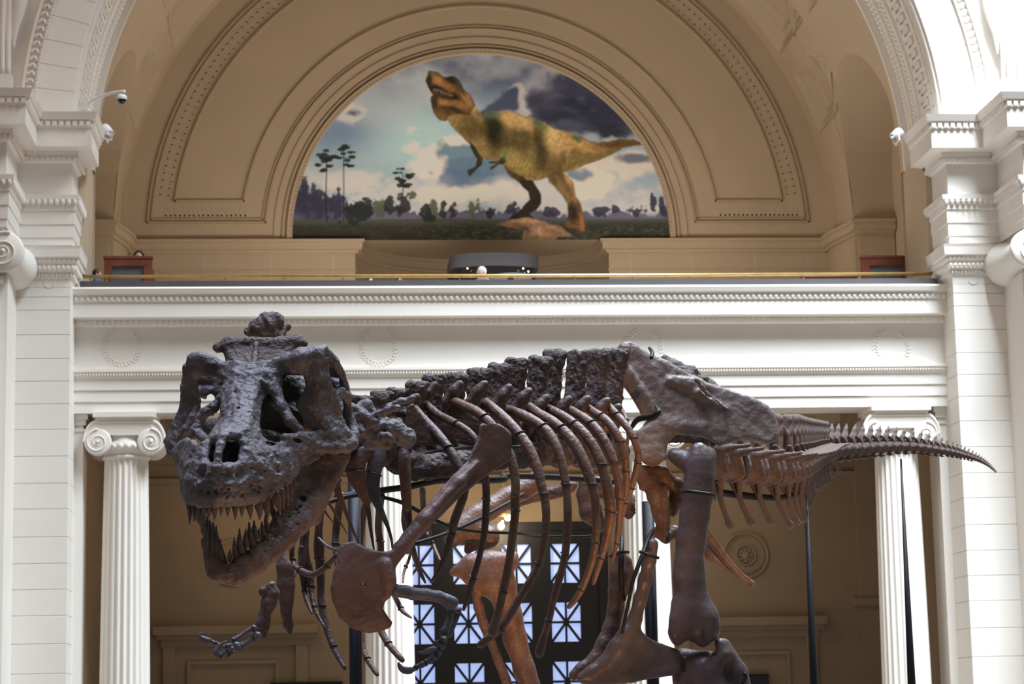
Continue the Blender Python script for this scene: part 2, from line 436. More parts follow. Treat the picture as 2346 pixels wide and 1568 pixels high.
panel_line('panel_moulding', 4.42, 5.70, 11.02, 0.04, 0.05)
# fret frieze between the panel lines
fr = MB()
for s_ in (-1, 1):
    for i in range(9):
        x = X0+s_*(4.46+i*0.17)
        for (dx, z0, wz, hz) in ((0, 10.76, .03, .2), (0.0, 10.76, .12, .03), (.09, 10.76, .03, .14), (0.04, 10.87, .05, .03)):
            fr.box(x+dx, x+dx+wz, YB-0.006, YB, z0, z0+hz)
for i in range(2):
    for j in range(62):
        a_ = math.radians(8)+j*math.radians(1.32)
        if i: a_ = math.pi-a_
        for r_, w_, t_ in ((5.80, .03, 1.1), (5.95, .03, .9), (5.80, .18, .2)):
            ring(fr, r_, r_+w_, YB-0.006, YB, a_, a_+math.radians(t_), 3)
fr.build('fret_frieze', M['vault'], wall_back, kind='stuff', label='shallow fret frieze around the wall panel')
# base zone: ledge, dado and the curved recess behind the centre
HW = 2.35; DEP = 1.9
path = [(X0-RV-0.05, YB)]+[(X0-HW-0.0, YB)]
apse = [(X0-HW*math.cos(t), YB+0.12+DEP*math.sin(t)) for t in np.linspace(0.0, math.pi, 40)]
plan = [(X0-RV, YB), (X0-HW, YB)]+apse+[(X0+HW, YB), (X0+RV, YB)]
base = MB().sweep(plan, [(0.0, BAL-0.1), (0.0, 9.72), (0.02, 9.72), (0.02, 9.75), (0.0, 9.75), (0.0, 10.08)], left=False, cap=False)
base.build('dado', M['vault'], wall_back)
led = MB().sweep(plan, [(0.0, 10.06), (0.05, 10.06), (0.06, 10.10), (0.13, 10.12), (0.13, 10.24), (0.17, 10.25), (0.17, 10.30), (0.0, 10.30)], left=False, cap=False)
led.build('ledge', M['vault'], wall_back)
MB().box(X0-HW-.1, X0+HW+.1, YB, YB+2.3, 10.30, 10.36).build('recess_soffit', M['vault'], wall_back)
dado_j = MB()
for s_ in (-1, 1):
    for x in (2.75, 3.9, 5.1, 6.1): dado_j.box(X0+s_*x-0.006, X0+s_*x+0.006, YB-0.004, YB+0.02, 9.0, 10.05)
dado_j.build('dado_joint', M['joint'], wall_back)
for side in (-1, 1):                         # ledge and fret along the side walls, around the corner pilaster and into the niche
    xw = X0+side*RV
    p = [(xw, YB), (xw-side*0.0, LY+LR+0.25)]
    p = [(X0+side*(RV-0.12), YB), (X0+side*(RV-0.12), YB-0.45), (X0+side*(RV+0.02), YB-0.55)]
    p = [(X0+side*(RV-0.12), YB), (X0+side*(RV-0.12), YB-0.40)]
    p += [(X0+side*(RV-0.12+0.20*t*t*(3-2*t)), YB-0.40-(YB-0.40-LY-LR+0.03)*t) for t in np.linspace(0.1, 1, 9)]
    p += [(X0+side*7.33, LY+LR-0.03)]
    prof = [(0.0, 10.06), (0.05, 10.06), (0.06, 10.10), (0.13, 10.12), (0.13, 10.24), (0.17, 10.25), (0.17, 10.30), (0.0, 10.30)]
    l = MB().sweep(p, prof, left=(side < 0), cap=False); l.sweep(p, [(0.0, BAL), (0.0, 10.07)], left=(side < 0), cap=False)
    nm = 'left' if side < 0 else 'right'
    l.build('trim_ledge_'+nm, M['vault'], kind='structure', label='moulded ledge bending around the niche, '+nm+' of the mural')
    mb = MB(); xa, xb = X0+side*(RV-0.10), X0+side*(RV+0.2); mb.box(min(xa, xb), max(xa, xb), YB-0.45, YB, 10.3, 11.6)
    mb.build('trim_pilaster_'+nm, M['vault'], kind='structure', label='narrow corner pilaster strip, '+nm+' of the mural')

# ---- the two great piers: stone courses, entablature, giant pilaster with volutes
ENT = [(0.0, 8.70), (0.02, 8.70), (0.02, 8.81), (0.035, 8.82), (0.035, 9.01), (0.05, 9.02), (0.05, 9.22), (0.07, 9.23), (0.075, 9.34), (0.12, 9.38), (0.13, 9.45), (0.0, 9.46),
       (0.0, 9.96), (0.05, 9.98), (0.07, 10.06), (0.10, 10.08), (0.10, 10.13), (0.30, 10.15), (0.30, 10.44), (0.32, 10.45), (0.32, 10.54), (0.37, 10.56), (0.41, 10.66), (0.0, 10.70)]
CAP = [(0.0, 8.18), (0.02, 8.20), (0.03, 8.28), (0.07, 8.30), (0.07, 8.40), (0.10, 8.42), (0.10, 8.48), (0.14, 8.50), (0.15, 8.62), (0.16, 8.66), (0.0, 8.68)]
COURSES = [2.34, 2.77, 3.18, 3.56, 3.94, 4.33, 4.74, 5.12, 5.52, 5.92, 6.30, 6.64, 6.98, 7.34, 7.71, 7.91, 8.06]
zs = [0.0, 0.45, 0.95, 1.45, 1.9]+COURSES
for side in (-1, 1):
    nm = 'left' if side < 0 else 'right'
    sx = lambda x: X0+side*x
    j, bx = XJ, 7.53                       # jamb plane, return of the projecting giant pilaster
    YG = 32.7
    core = MB(); xa, xb = sx(j+0.015), sx(9.4); core.box(min(xa, xb), max(xa, xb), YP+0.015, YP+0.9, 0, 10.7)
    xa, xb = sx(bx+0.015), sx(9.4); core.box(min(xa, xb), max(xa, xb), YG+0.35, YP+0.1, 0, 10.7)
    pier = core.build('wall_pier_'+nm, M['joint'], kind='structure', label=('warm grey' if side < 0 else 'sunlit white')+' stone pier '+nm+' of the balcony')
    for z0, z1 in zip(zs[:-1], zs[1:]):
        g = 0.0035
        mb = MB(); xa, xb = sx(j), sx(bx+0.1); mb.bbox(min(xa, xb), max(xa, xb), YP, YP+0.88, z0+g, z1-g, 0.004); mb.build('stone_block', ALL, pier)
    for z0, z1 in ((8.06, 8.70),):
        mb = MB(); xa, xb = sx(j), sx(bx+0.1); mb.box(min(xa, xb), max(xa, xb), YP, YP+0.88, z0, z1); mb.build('frieze_block', ALL, pier)
    mb = MB(); xa, xb = sx(j+0.03), sx(9.4); mb.box(min(xa, xb), max(xa, xb), YP+0.03, YP+0.9, 8.72, 10.66)
    xa, xb = sx(bx+0.03), sx(9.4); mb.box(min(xa, xb), max(xa, xb), YG+0.03, YP+0.05, 8.72, 10.66); mb.build('entablature_core', ALL, pier)
    path = [(sx(9.4), YG), (sx(bx), YG), (sx(bx), YP), (sx(j), YP), (sx(j), YP+1.0)]
    e = MB().sweep(path, ENT, left=(side > 0)); e.build('entablature', ALL, pier)
    e = MB().sweep([(sx(bx), YP), (sx(j), YP), (sx(j), YP+0.9)], CAP, left=(side > 0)); e.build('pilaster_capital', ALL, pier)
    # courses on the side of the giant pilaster and its flat shaft
    mb = MB(); xa, xb = sx(bx), sx(9.4); mb.box(min(xa, xb), max(xa, xb), YG+0.33, YP, 0, 8.05); mb.build('pilaster_return', ALL, pier)
    mb = MB(); xa, xb = sx(bx+0.13), sx(9.4); mb.box(min(xa, xb), max(xa, xb), YG+0.08, YG+0.4, 0, 8.05)
    xa, xb = sx(bx+0.06), sx(9.4); mb.box(min(xa, xb), max(xa, xb), YG+0.06, YG+0.4, 7.93, 7.98); mb.build('giant_pilaster', ALL, pier)
    # volute: spiral front disc plus flared cushion behind it
    vc = (sx(bx+0.02), YG-0.1, 8.33)
    vol = MB(); vol.add(*lathe_vf([(0.0, 0.0), (0.27, 0.0), (0.30, 0.03), (0.30, 0.10), (0.27, 0.14), (0.24, 0.25), (0.22, 0.5), (0.24, 0.8), (0.29, 1.0), (0.33, 1.15), (0.34, 1.3), (0.30, 1.32), (0.0, 1.32)], 40, vc, 'y'))
    vol = vol.build('volute', ALL, pier, smooth=True)
    sp = []; rr = []
    for t in np.linspace(0, 2.6*2*math.pi, 120):
        r_ = 0.285*math.exp(-t*0.115); sp.append((vc[0]-side*r_*math.cos(t+1.2), vc[1]-0.005, vc[2]+r_*math.sin(t+1.2))); rr.append(0.004+0.018*math.exp(-t*0.09))
    m2 = MB(); m2.add(*tube_vf(sp, rr, 6)); m2.add(*blob(vc, (1, 0, 0), (0, 1, 0), (0, 0, 1), 0.035, 0.04, 0.035, 10, 6)); m2.build('spiral', ALL, vol, smooth=True)
    # carved rows on the entablature: dentils, eggs, leaves
    dn = MB(); eg = MB()
    def along(off, step, fn):
        segs = [((sx(9.2), YG-off), (sx(bx-off), YG-off), (0, -1)), ((sx(bx-off), YG-off), (sx(bx-off), YP-off), (-side, 0)), ((sx(bx-off), YP-off), (sx(j-off), YP-off), (0, -1)), ((sx(j-off), YP-off), (sx(j-off), YP+0.9), (-side, 0))]
        for a_, b_, nrm in segs:
            L = math.hypot(b_[0]-a_[0], b_[1]-a_[1]); n_ = max(1, int(L/step))
            for q in range(n_):
                t = (q+0.5)/n_; fn(a_[0]+(b_[0]-a_[0])*t, a_[1]+(b_[1]-a_[1])*t, nrm)
    along(0.32, 0.095, lambda x, y, nn: dn.box(x-0.032-abs(nn[0])*0.0, x+0.032, y-0.032, y+0.032, 10.46, 10.535))
    along(0.09, 0.075, lambda x, y, nn: eg.add(*blob((x, y, 10.02), (1, 0, 0), (0, 1, 0), (0, 0, 1), 0.03, 0.03, 0.045, 6, 4)))
    along(0.105, 0.085, lambda x, y, nn: eg.add(*blob((x, y, 9.345), (1, 0, 0), (0, 1, 0), (0, 0, 1), 0.035, 0.03, 0.05, 6, 4)))
    def along_cap(off, step, z, r1, r2):
        for a_, b_ in (((sx(bx-0.1), YP-off), (sx(j-off), YP-off)), ((sx(j-off), YP-off), (sx(j-off), YP+0.9))):
            L = math.hypot(b_[0]-a_[0], b_[1]-a_[1]); n_ = int(L/step)
            for q in range(n_):
                t = (q+0.5)/n_; eg.add(*blob((a_[0]+(b_[0]-a_[0])*t, a_[1]+(b_[1]-a_[1])*t, z), (1, 0, 0), (0, 1, 0), (0, 0, 1), r1, r1, r2, 6, 4))
    along_cap(0.09, 0.07, 8.45, 0.03, 0.032); along_cap(0.07, 0.07, 8.345, 0.03, 0.045); along_cap(0.03, 0.05, 8.24, 0.02, 0.03)
    dn.build('dentil', ALL, pier, kind='stuff', label='dentil row'); eg.build('egg_moulding', ALL, pier, kind='stuff', label='carved egg rows')
    # small carved rosette ring in the capital neck
    rs = MB(); cx_ = sx(7.05)
    pts = [(cx_+0.07*math.cos(t), YP-0.004, 8.12+0.07*math.sin(t)) for t in np.linspace(math.pi*0.95, math.pi*2.1, 14)]
    rs.add(*tube_vf(pts, [0.006]*14, 5)); rs.build('neck_rosette', ALL, pier)
    # carved drapery at the outer top edge of the picture
    dr = MB()
    for q in range(6):
        x = sx(7.68+q*0.085); pts = [(x, YP-0.12-0.03*(q % 2), 11.28), (x+side*0.01, YP-0.14-0.03*(q % 2), 12.0), (x-side*0.02, YP-0.16, 13.4)]
        dr.add(*tube_vf(catmull(pts, 6), np.linspace(0.035, 0.06, 13), 8))
    d_o = dr.build('relief_drapery', ALL, smooth=True, kind='structure', label='fluted relief drapery above the '+nm+' pier')
    dr = MB(); pts = [(sx(7.62), YP-0.08, 11.72), (sx(7.60), YP-0.12, 12.05), (sx(7.53), YP-0.14, 12.45), (sx(7.5), YP-0.14, 13.2)]
    dr.add(*tube_vf(catmull(pts, 6), np.interp(np.arange(19), [0, 6, 12, 18], [0.015, 0.07, 0.12, 0.15]), 8, ((0, 1, 0), 0.6))); dr.build('drapery_fold', ALL, d_o, smooth=True)
    mb = MB(); xa, xb = sx(7.62), sx(9.4); mb.box(min(xa, xb), max(xa, xb), YP-0.25, YP+0.1, 10.68, 11.28); mb.build('relief_plinth', ALL, d_o)
    # anta behind the pier
    mb = MB(); xa, xb = sx(j-0.13), sx(j+0.3); mb.box(min(xa, xb), max(xa, xb), YP+0.78, YP+1.35, 0, 6.24)
    for z0, z1, o_ in ((5.98, 6.03, .02), (6.08, 6.16, .04), (6.16, 6.235, .07)):
        xa, xb = sx(j-0.13-o_), sx(j+0.3); mb.box(min(xa, xb), max(xa, xb), YP+0.78-o_, YP+1.35, z0, z1)
    mb.build('trim_anta_'+nm, ALL, kind='structure', label='flat anta pilaster beside the outer column on the '+nm)

# ---- balcony front: entablature over the columns, dark band, brass rail
XL, XR = X0-XJ, X0+XJ
bl = MB().box(XL, XR, YP+0.66, YP+1.4, 6.24, 7.66)
balcony = bl.build('wall_balcony', ALL, kind='structure', label='white balcony front with layered mouldings over the columns')
prof = [(0.0, 6.24), (0.0, 6.41), (0.02, 6.415), (0.02, 6.585), (0.04, 6.59), (0.04, 6.755), (0.055, 6.76), (0.07, 6.80), (0.07, 6.83), (0.10, 6.86), (0.10, 6.90), (0.0, 6.905),
        (0.0, 7.56), (0.05, 7.58), (0.07, 7.66), (0.26, 7.67), (0.26, 7.90), (0.28, 7.905), (0.28, 8.00), (0.33, 8.02), (0.35, 8.09), (0.33, 8.12), (-0.2, 8.12)]
MB().sweep([(XL, YP+0.65), (XR, YP+0.65)], prof, left=False).build('entablature', ALL, balcony)
eg = MB()
nn_ = int((XR-XL)/0.088)
for q in range(nn_):
    x = XL+(q+0.5)*(XR-XL)/nn_
    eg.add(*blob((x, YP+0.375, 7.95), (1, 0, 0), (0, 1, 0), (0, 0, 1), 0.036, 0.03, 0.048, 8, 4))
    eg.add(*blob((x, YP+0.58, 7.625), (1, 0, 0), (0, 1, 0), (0, 0, 1), 0.034, 0.03, 0.045, 6, 4))
for q in range(nn_*2):
    x = XL+(q+0.5)*(XR-XL)/nn_/2
    eg.add(*blob((x, YP+0.57, 6.815), (1, 0, 0), (0, 1, 0), (0, 0, 1), 0.018, 0.02, 0.02, 6, 4))
eg.build('egg_moulding', ALL, balcony, kind='stuff', label='egg-and-dart rows on the balcony front')
# low-relief wreaths on the frieze
for px in (280, 868, 1475, 2042):
    wr = MB(); c = W(px, 790, YP+0.65)
    for q in range(26):
        t = math.radians(115)+q*math.radians(310)/26; r_ = 0.27
        for s_ in (-1, 1):
            d = np.array([-math.sin(t), 0, math.cos(t)])*0.8+s_*0.6*np.array([math.cos(t), 0, math.sin(t)]); d /= np.linalg.norm(d)
            wr.add(*blob((c[0]+(r_+0.02*s_)*math.cos(t), YP+0.648, c[2]-0.03+(r_+0.02*s_)*math.sin(t)), d, (0, 1, 0), np.cross(d, (0, 1, 0)), 0.045, 0.012, 0.014, 6, 4))
    wr.build('wreath_relief', ALL, balcony)
MB().box(XL+0.08, XR-0.08, YP+0.52, YP+0.64, 8.10, 8.25).build('dark_band', M['slate'], balcony)
MB().box(XL, XR, YP+1.4, YB+2.2, BAL-0.12, BAL).build('floor_balcony', M['floor'], kind='structure', label='balcony floor slab')
rail = empty('balcony_rail', (X0, YP+0.85, 8.2)); tag(rail, 'long thin brass handrail above the dark balcony band', 'handrail')
mb = MB(); mb.add(*tube_vf([(XL+0.05-X0, 0, 0.185), (0, 0, 0.175), (XR-0.05-X0, 0, 0.185)], [0.028]*3, 10)); mb.build('rail_bar', M['brass'], rail, smooth=True)
for q in range(15):
    x = XL+0.45+q*0.905-X0; mb = MB(); mb.add(*tube_vf([(x, 0, -0.55), (x, 0, 0.18)], [0.012]*2, 8)); mb.build('rail_post', M['brass'], rail)

# ---- portico: ceiling, rear wall, side walls
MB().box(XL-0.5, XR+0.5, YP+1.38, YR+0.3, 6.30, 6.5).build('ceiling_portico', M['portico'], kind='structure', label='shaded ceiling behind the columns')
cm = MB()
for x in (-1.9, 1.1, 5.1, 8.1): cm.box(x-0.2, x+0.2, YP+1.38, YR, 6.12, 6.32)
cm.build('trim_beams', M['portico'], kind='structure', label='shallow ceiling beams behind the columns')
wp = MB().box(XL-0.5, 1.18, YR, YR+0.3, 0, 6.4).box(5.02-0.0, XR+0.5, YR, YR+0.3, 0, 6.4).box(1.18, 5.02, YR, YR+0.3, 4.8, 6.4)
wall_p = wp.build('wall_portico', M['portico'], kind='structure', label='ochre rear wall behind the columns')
for side in (-1, 1):
    nm = 'left' if side < 0 else 'right'
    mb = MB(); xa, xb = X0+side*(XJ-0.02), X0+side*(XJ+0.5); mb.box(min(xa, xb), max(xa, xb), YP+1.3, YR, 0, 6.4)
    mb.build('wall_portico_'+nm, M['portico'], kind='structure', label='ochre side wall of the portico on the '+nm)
    mb = MB(); xa, xb = X0+side*(XJ-0.42), X0+side*XJ; mb.box(min(xa, xb), max(xa, xb), YR-0.10, YR+0.05, 0, 6.0)
    xa, xb = X0+side*(XJ-0.52), X0+side*XJ; mb.box(min(xa, xb), max(xa, xb), YR-0.16, YR, 3.36, 3.5)
    mb.build('trim_corner_'+nm, M['portico'], kind='structure', label='corner pilaster strip of the rear wall on the '+nm)
MB().box(XL, XR, YR-0.09, YR+0.02, 5.62, 5.72).box(XL, XR, YR-0.16, YR+0.02, 5.95, 6.15).box(XL, XR, YR-0.28, YR+0.02, 6.15, 6.3).build('cornice', M['portico'], wall_p)
XD = 3.02                                     # axis of the doors
for s_ in (-1, 1):
    a_, b_ = XD+s_*3.05, XD+s_*5.72
    x0_, x1_ = min(a_, b_), max(a_, b_)
    t = MB(); t.box(x0_-0.05, x1_+0.05, YR-0.22, YR, 3.06, 3.20).box(x0_, x1_, YR-0.15, YR, 2.98, 3.06).box(x0_+0.08, x1_-0.08, YR-0.08, YR, 2.86, 2.98)
    t.box(x0_+0.12, x0_+0.32, YR-0.07, YR, 0, 2.9).box(x1_-0.32, x1_-0.12, YR-0.07, YR, 0, 2.9)
    t = t.build('trim_doorcase_'+('left' if s_ < 0 else 'right'), M['portico'], kind='structure', label='panelled doorcase with a ledge, '+('left' if s_ < 0 else 'right')+' of the dark doors')
    p_ = MB(); p_.box(x0_+0.52, x1_-0.60, YR-0.05, YR, 2.56, 2.62).box(x0_+0.52, x0_+0.58, YR-0.05, YR, 0, 2.56).box(x1_-0.66, x1_-0.60, YR-0.05, YR, 0, 2.56); p_.build('panel_frame', M['portico'], t)
    cxm = XD+s_*4.42
    md = MB()
    for r_, w_, d in ((0.385, 0.05, 0.05), (0.31, 0.03, 0.03), (0.17, 0.04, 0.05)):
        md.add(*lathe_vf([(r_-w_/2, 0.0), (r_-w_/3, -d), (r_+w_/3, -d), (r_+w_/2, 0.0)], 40, (cxm, YR, 4.28), 'y'))
    md.add(*blob((cxm, YR, 4.28), (1, 0, 0), (0, 1, 0), (0, 0, 1), 0.085, 0.07, 0.085, 12, 8))
    for q in range(8):
        t_ = q*math.pi/4; md.add(*blob((cxm+.1*math.cos(t_), YR, 4.28+.1*math.sin(t_)), (math.cos(t_), 0, math.sin(t_)), (0, 1, 0), (-math.sin(t_), 0, math.cos(t_)), .06, .04, .03, 6, 4))
    md.build('wall_medallion', M['portico'], wall_p, smooth=True)

# ---- the dark entrance doors with starburst panes
dr = empty('door_1', (XD, YR, 0)); tag(dr, 'black iron entrance doors with rows of starburst glass panels', kind='structure')
PW = 0.50; PZ = [4.185, 3.175, 2.165, 1.155]; PXs = [-1.26, -0.42, 0.42, 1.26]; PXs = [XD+p*1.0 for p in PXs]
HP = 0.25; HZ = 0.335
fm = MB()
xe = [XD-1.84]+[p for q in PXs for p in (q-HP, q+HP)]+[XD+1.84]
for i in range(0, len(xe), 2): fm.box(xe[i]-XD, xe[i+1]-XD, 0.0, 0.16, 0, 4.75)
ze = [0.0]+[z for q in PZ[::-1] for z in (q-HZ, q+HZ)]+[4.75]
for q in PXs:
    for i in range(0, len(ze), 2): fm.box(q-HP-XD, q+HP-XD, 0.0, 0.16, ze[i], ze[i+1])
fm.build('door_frame', M['iron'], dr)
MB().box(-1.98, -1.84, -0.06, 0.2, 0, 4.9).box(1.84, 1.98, -0.06, 0.2, 0, 4.9).box(-1.84, 1.84, -0.06, 0.2, 4.75, 4.9).build('door_surround', M['iron'], dr)
for q in PXs:
    for z in PZ:
        st = MB(); h = HP
        st.box(q-XD-0.018, q-XD+0.018, 0.03, 0.09, z-HZ, z+HZ).box(q-XD-h, q-XD+h, 0.03, 0.09, z-0.020, z+0.020)
        dl = math.hypot(HP, HZ)
        for s_ in (-1, 1):
            d = np.array([HP, 0, s_*HZ])/dl; nrm = np.array([-s_*HZ, 0, HP])/dl; c = np.array([q-XD, 0.06, z])
            P8 = []
            for yy in (-0.03, 0.03):
                for u_, w_ in ((-dl, -.022), (dl, -.022), (dl, .022), (-dl, .022)): P8.append(tuple(c+d*u_+nrm*w_+np.array([0, yy, 0])))
            st.add(P8, [(0, 1, 2, 3), (7, 6, 5, 4), (0, 4, 5, 1), (1, 5, 6, 2), (2, 6, 7, 3), (3, 7, 4, 0)])
        st.add(*lathe_vf([(0.0, -0.035), (0.055, -0.035), (0.055, 0.03)], 12, (q-XD, 0.06, z), 'y'))
        s_o = st.build('star_muntin', M['iron'], dr)
        for t in range(8):
            a0 = t*math.pi/4; a1 = a0+math.pi/4
            def sq(a): c_, s2 = math.cos(a), math.sin(a); k_ = 1/max(abs(c_), abs(s2)); return (q-XD+c_*k_*HP, 0.075, z+s2*k_*HZ)
            p0, p1 = sq(a0), sq(a1); pc = (q-XD, 0.075, z)
            pb = [(p[0], 0.085, p[2]) for p in (pc, p0, p1)]
            obj('pane', mesh_data('pane', [pc, p0, p1]+pb, [(0, 2, 1), (3, 4, 5), (0, 1, 4, 3), (1, 2, 5, 4), (2, 0, 3, 5)], M['pane']), s_o)
MB().box(-1.9, 1.9, 0.25, 0.3, 0, 4.85).build('outer_screen', M['iron'], dr)

# ---- four fluted Ionic columns
def column_meshes():
    n = 24; per = 6; prof = []
    def shaft_r(z):
        t = max(0, min(1, (z-0.35)/5.3)); return 0.385-0.055*t**1.6
    zs_ = [0.35]+list(np.linspace(0.5, 5.45, 12))+[5.5, 5.56]
    v = []; f = []; K = n*per
    for z in zs_:
        R0 = shaft_r(z); dep = 0.030 if 0.4 < z < 5.53 else 0.0
        for k in range(K):
            a = 2*math.pi*k/K; ph = (k % per)/per
            fl = 0 if ph < 0.17 else math.sin((ph-0.17)/0.83*math.pi)
            r = R0-dep*fl; v.append((r*math.cos(a), r*math.sin(a), z))
    for i in range(len(zs_)-1):
        for k in range(K): f.append((i*K+k, i*K+(k+1) % K, (i+1)*K+(k+1) % K, (i+1)*K+k))
    shaft = mesh_data('shaft', np.array(v), np.array(f), ALL)
    b = MB().box(-0.55, 0.55, -0.55, 0.55, 0, 0.14); b.add(*lathe_vf([(0.54, 0.14), (0.55, 0.19), (0.52, 0.23), (0.46, 0.24), (0.45, 0.27), (0.48, 0.28), (0.48, 0.32), (0.43, 0.35), (0.38, 0.36)], 32))
    base = mesh_data('base', b.v, b.f, ALL)
    nk = MB(); nk.add(*lathe_vf([(0.335, 5.55), (0.36, 5.565), (0.36, 5.60), (0.335, 5.615), (0.34, 5.64), (0.40, 5.70), (0.42, 5.78), (0.38, 5.82), (0.38, 5.95)], 36))
    for k in range(24):
        a = 2*math.pi*(k+0.5)/24; nk.add(*blob((0.395*math.cos(a), 0.395*math.sin(a), 5.735), (1, 0, 0), (0, 1, 0), (0, 0, 1), 0.043, 0.043, 0.055, 8, 5))
    neck = mesh_data('neck', nk.v, nk.f, ALL, True)
    ab = MB().box(-0.43, 0.43, -0.43, 0.43, 6.12, 6.17).box(-0.47, 0.47, -0.47, 0.47, 6.17, 6.245)
    abacus = mesh_data('abacus', ab.v, ab.f, ALL)
    # scroll: channel band joining two volutes, front and back, with cushions between
    vz = 5.80; vx = 0.395; vr = 0.205
    bn = MB()
    for s in (-1, 1):
        yf = s*0.40
        y0, y1 = min(yf, yf-s*0.1), max(yf, yf-s*0.1)
        bn.box(-vx, vx, y0, y1, vz+0.10, 6.115)
        bn.add(*tube_vf([(-vx-0.0, yf, 6.10), (vx+0.0, yf, 6.10)], [0.022]*2, 6))
        for q in (-1, 1):                       # rising shoulders that turn the band into the scrolls
            sh = [(q*vx, vz)]+[(q*(vx+vr*math.cos(t)), vz+0.315*math.sin(t)) for t in np.linspace(0, math.pi/2, 12)]
            ya, yb = s*0.405, s*0.30
            k = len(sh); vv = [(x, ya, z) for x, z in sh]+[(x, yb, z) for x, z in sh]
            bn.add(vv, [tuple(range(k)), tuple(range(k, 2*k))[::-1]]+[(i, (i+1) % k, k+(i+1) % k, k+i) for i in range(k)])
            bn.add(*tube_vf([(x, ya, z) for x, z in sh[1:]], [0.022]*(k-1), 6))
    band = mesh_data('scroll_band', bn.v, bn.f, ALL)
    vm = MB()
    for s in (-1, 1):
        vm2 = [(0.0, -0.41), (vr-0.03, -0.41), (vr, -0.40), (vr, -0.31), (vr-0.04, -0.28), (vr-0.06, -0.1), (vr-0.065, 0), (vr-0.06, 0.1), (vr-0.04, 0.28), (vr, 0.31), (vr, 0.40), (vr-0.03, 0.41), (0.0, 0.41)]
        break
    vm.add(*lathe_vf(vm2, 36, (0, 0, 0), 'y')); vol = mesh_data('volute', vm.v, vm.f, ALL, True)
    qm = MB()
    sp = []; rr = []
    for t in np.linspace(0, 2.5*2*math.pi, 110):
        r_ = (vr-0.012)*math.exp(-t*0.125); sp.append((r_*math.cos(t+math.pi/2), -0.412, r_*math.sin(t+math.pi/2))); rr.append(0.003+0.015*math.exp(-t*0.09))
    qm.add(*tube_vf(sp, rr, 6)); qm.add(*blob((0, -0.41, 0), (1, 0, 0), (0, 1, 0), (0, 0, 1), 0.032, 0.035, 0.032, 10, 6))
    spr = mesh_data('spiral', qm.v, qm.f, ALL, True)
    return shaft, base, neck, abacus, band, vol, spr, vx, vz
cmesh = column_meshes()
CXS = [X0-5.97, X0-1.99, X0+1.99, X0+5.97]
clab = ['fluted ionic column left of the skull, nearest the left pier', 'fluted ionic column partly hidden behind the shoulder blade', 'fluted ionic column behind the hind legs', 'fluted ionic column behind the thin tail end']
for x, lab in zip(CXS, clab):
    c = empty('ionic_column', (x, YP+1.0, 0)); tag(c, lab, 'column', 'fluted columns under the balcony')
    for me in cmesh[:5]: obj(me.name.split('.')[0], me, c)
    for s in (-1, 1):
        vo = obj('volute', cmesh[5], c, (s*cmesh[7], 0, cmesh[8]))
        so = obj('spiral', cmesh[6], vo); so.scale = (-s, 1, 1)
# ================================================================== THE SKELETON
FR = dict(A=(350, 690, 3.136), B=(350, 1050, 3.028), C=(750, 780, 3.136), D=(750, 1100, 3.35), E=(1150, 760, 3.136),
          G=(1150, 1100, 3.35), T=(1600, 900, 3.136), H=(330, 1250, 4.5115), I=(900, 1180, 4.042), P=(0, 0, 1.0))
def bone_mat(name, c1, c2, rough=0.5, bump=0.5, scale=6.0, bs=38):
    m = mat(name, c1, rough, 0.12, scale, bump, bs, col2=c2, spec=0.4); return m
BM = dict(
    skull=bone_mat('fossil_grey_brown', (0.150, 0.135, 0.138), (0.075, 0.062, 0.060), 0.5, 1.0, 7, 26),
    jaw=bone_mat('fossil_jaw_brown', (0.165, 0.110, 0.090), (0.085, 0.055, 0.045), 0.5, 0.7, 7, 30),
    tooth=bone_mat('fossil_tooth', (0.12, 0.085, 0.068), (0.055, 0.038, 0.032), 0.3, 0.2, 14, 60),
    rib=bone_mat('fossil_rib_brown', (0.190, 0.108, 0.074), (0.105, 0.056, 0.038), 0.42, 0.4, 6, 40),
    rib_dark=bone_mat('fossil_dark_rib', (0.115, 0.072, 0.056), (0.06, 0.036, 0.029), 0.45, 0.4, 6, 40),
    blade=bone_mat('fossil_blade_brown', (0.150, 0.094, 0.076), (0.095, 0.058, 0.046), 0.5, 0.3, 5, 40),
    spine=bone_mat('fossil_dark_rough', (0.115, 0.080, 0.065), (0.045, 0.032, 0.027), 0.6, 1.0, 9, 45),
    hip=bone_mat('fossil_hip_brown', (0.225, 0.175, 0.150), (0.125, 0.092, 0.078), 0.5, 0.6, 4, 24),
    leg=bone_mat('fossil_leg_brown', (0.115, 0.086, 0.082), (0.068, 0.050, 0.047), 0.38, 0.35, 4, 22),
    tail=bone_mat('fossil_tail_brown', (0.185, 0.120, 0.092), (0.10, 0.062, 0.048), 0.42, 0.5, 8, 50),
    cast=bone_mat('grey_cast_bone', (0.120, 0.115, 0.135), (0.070, 0.065, 0.075), 0.45, 0.3, 8, 40),
)
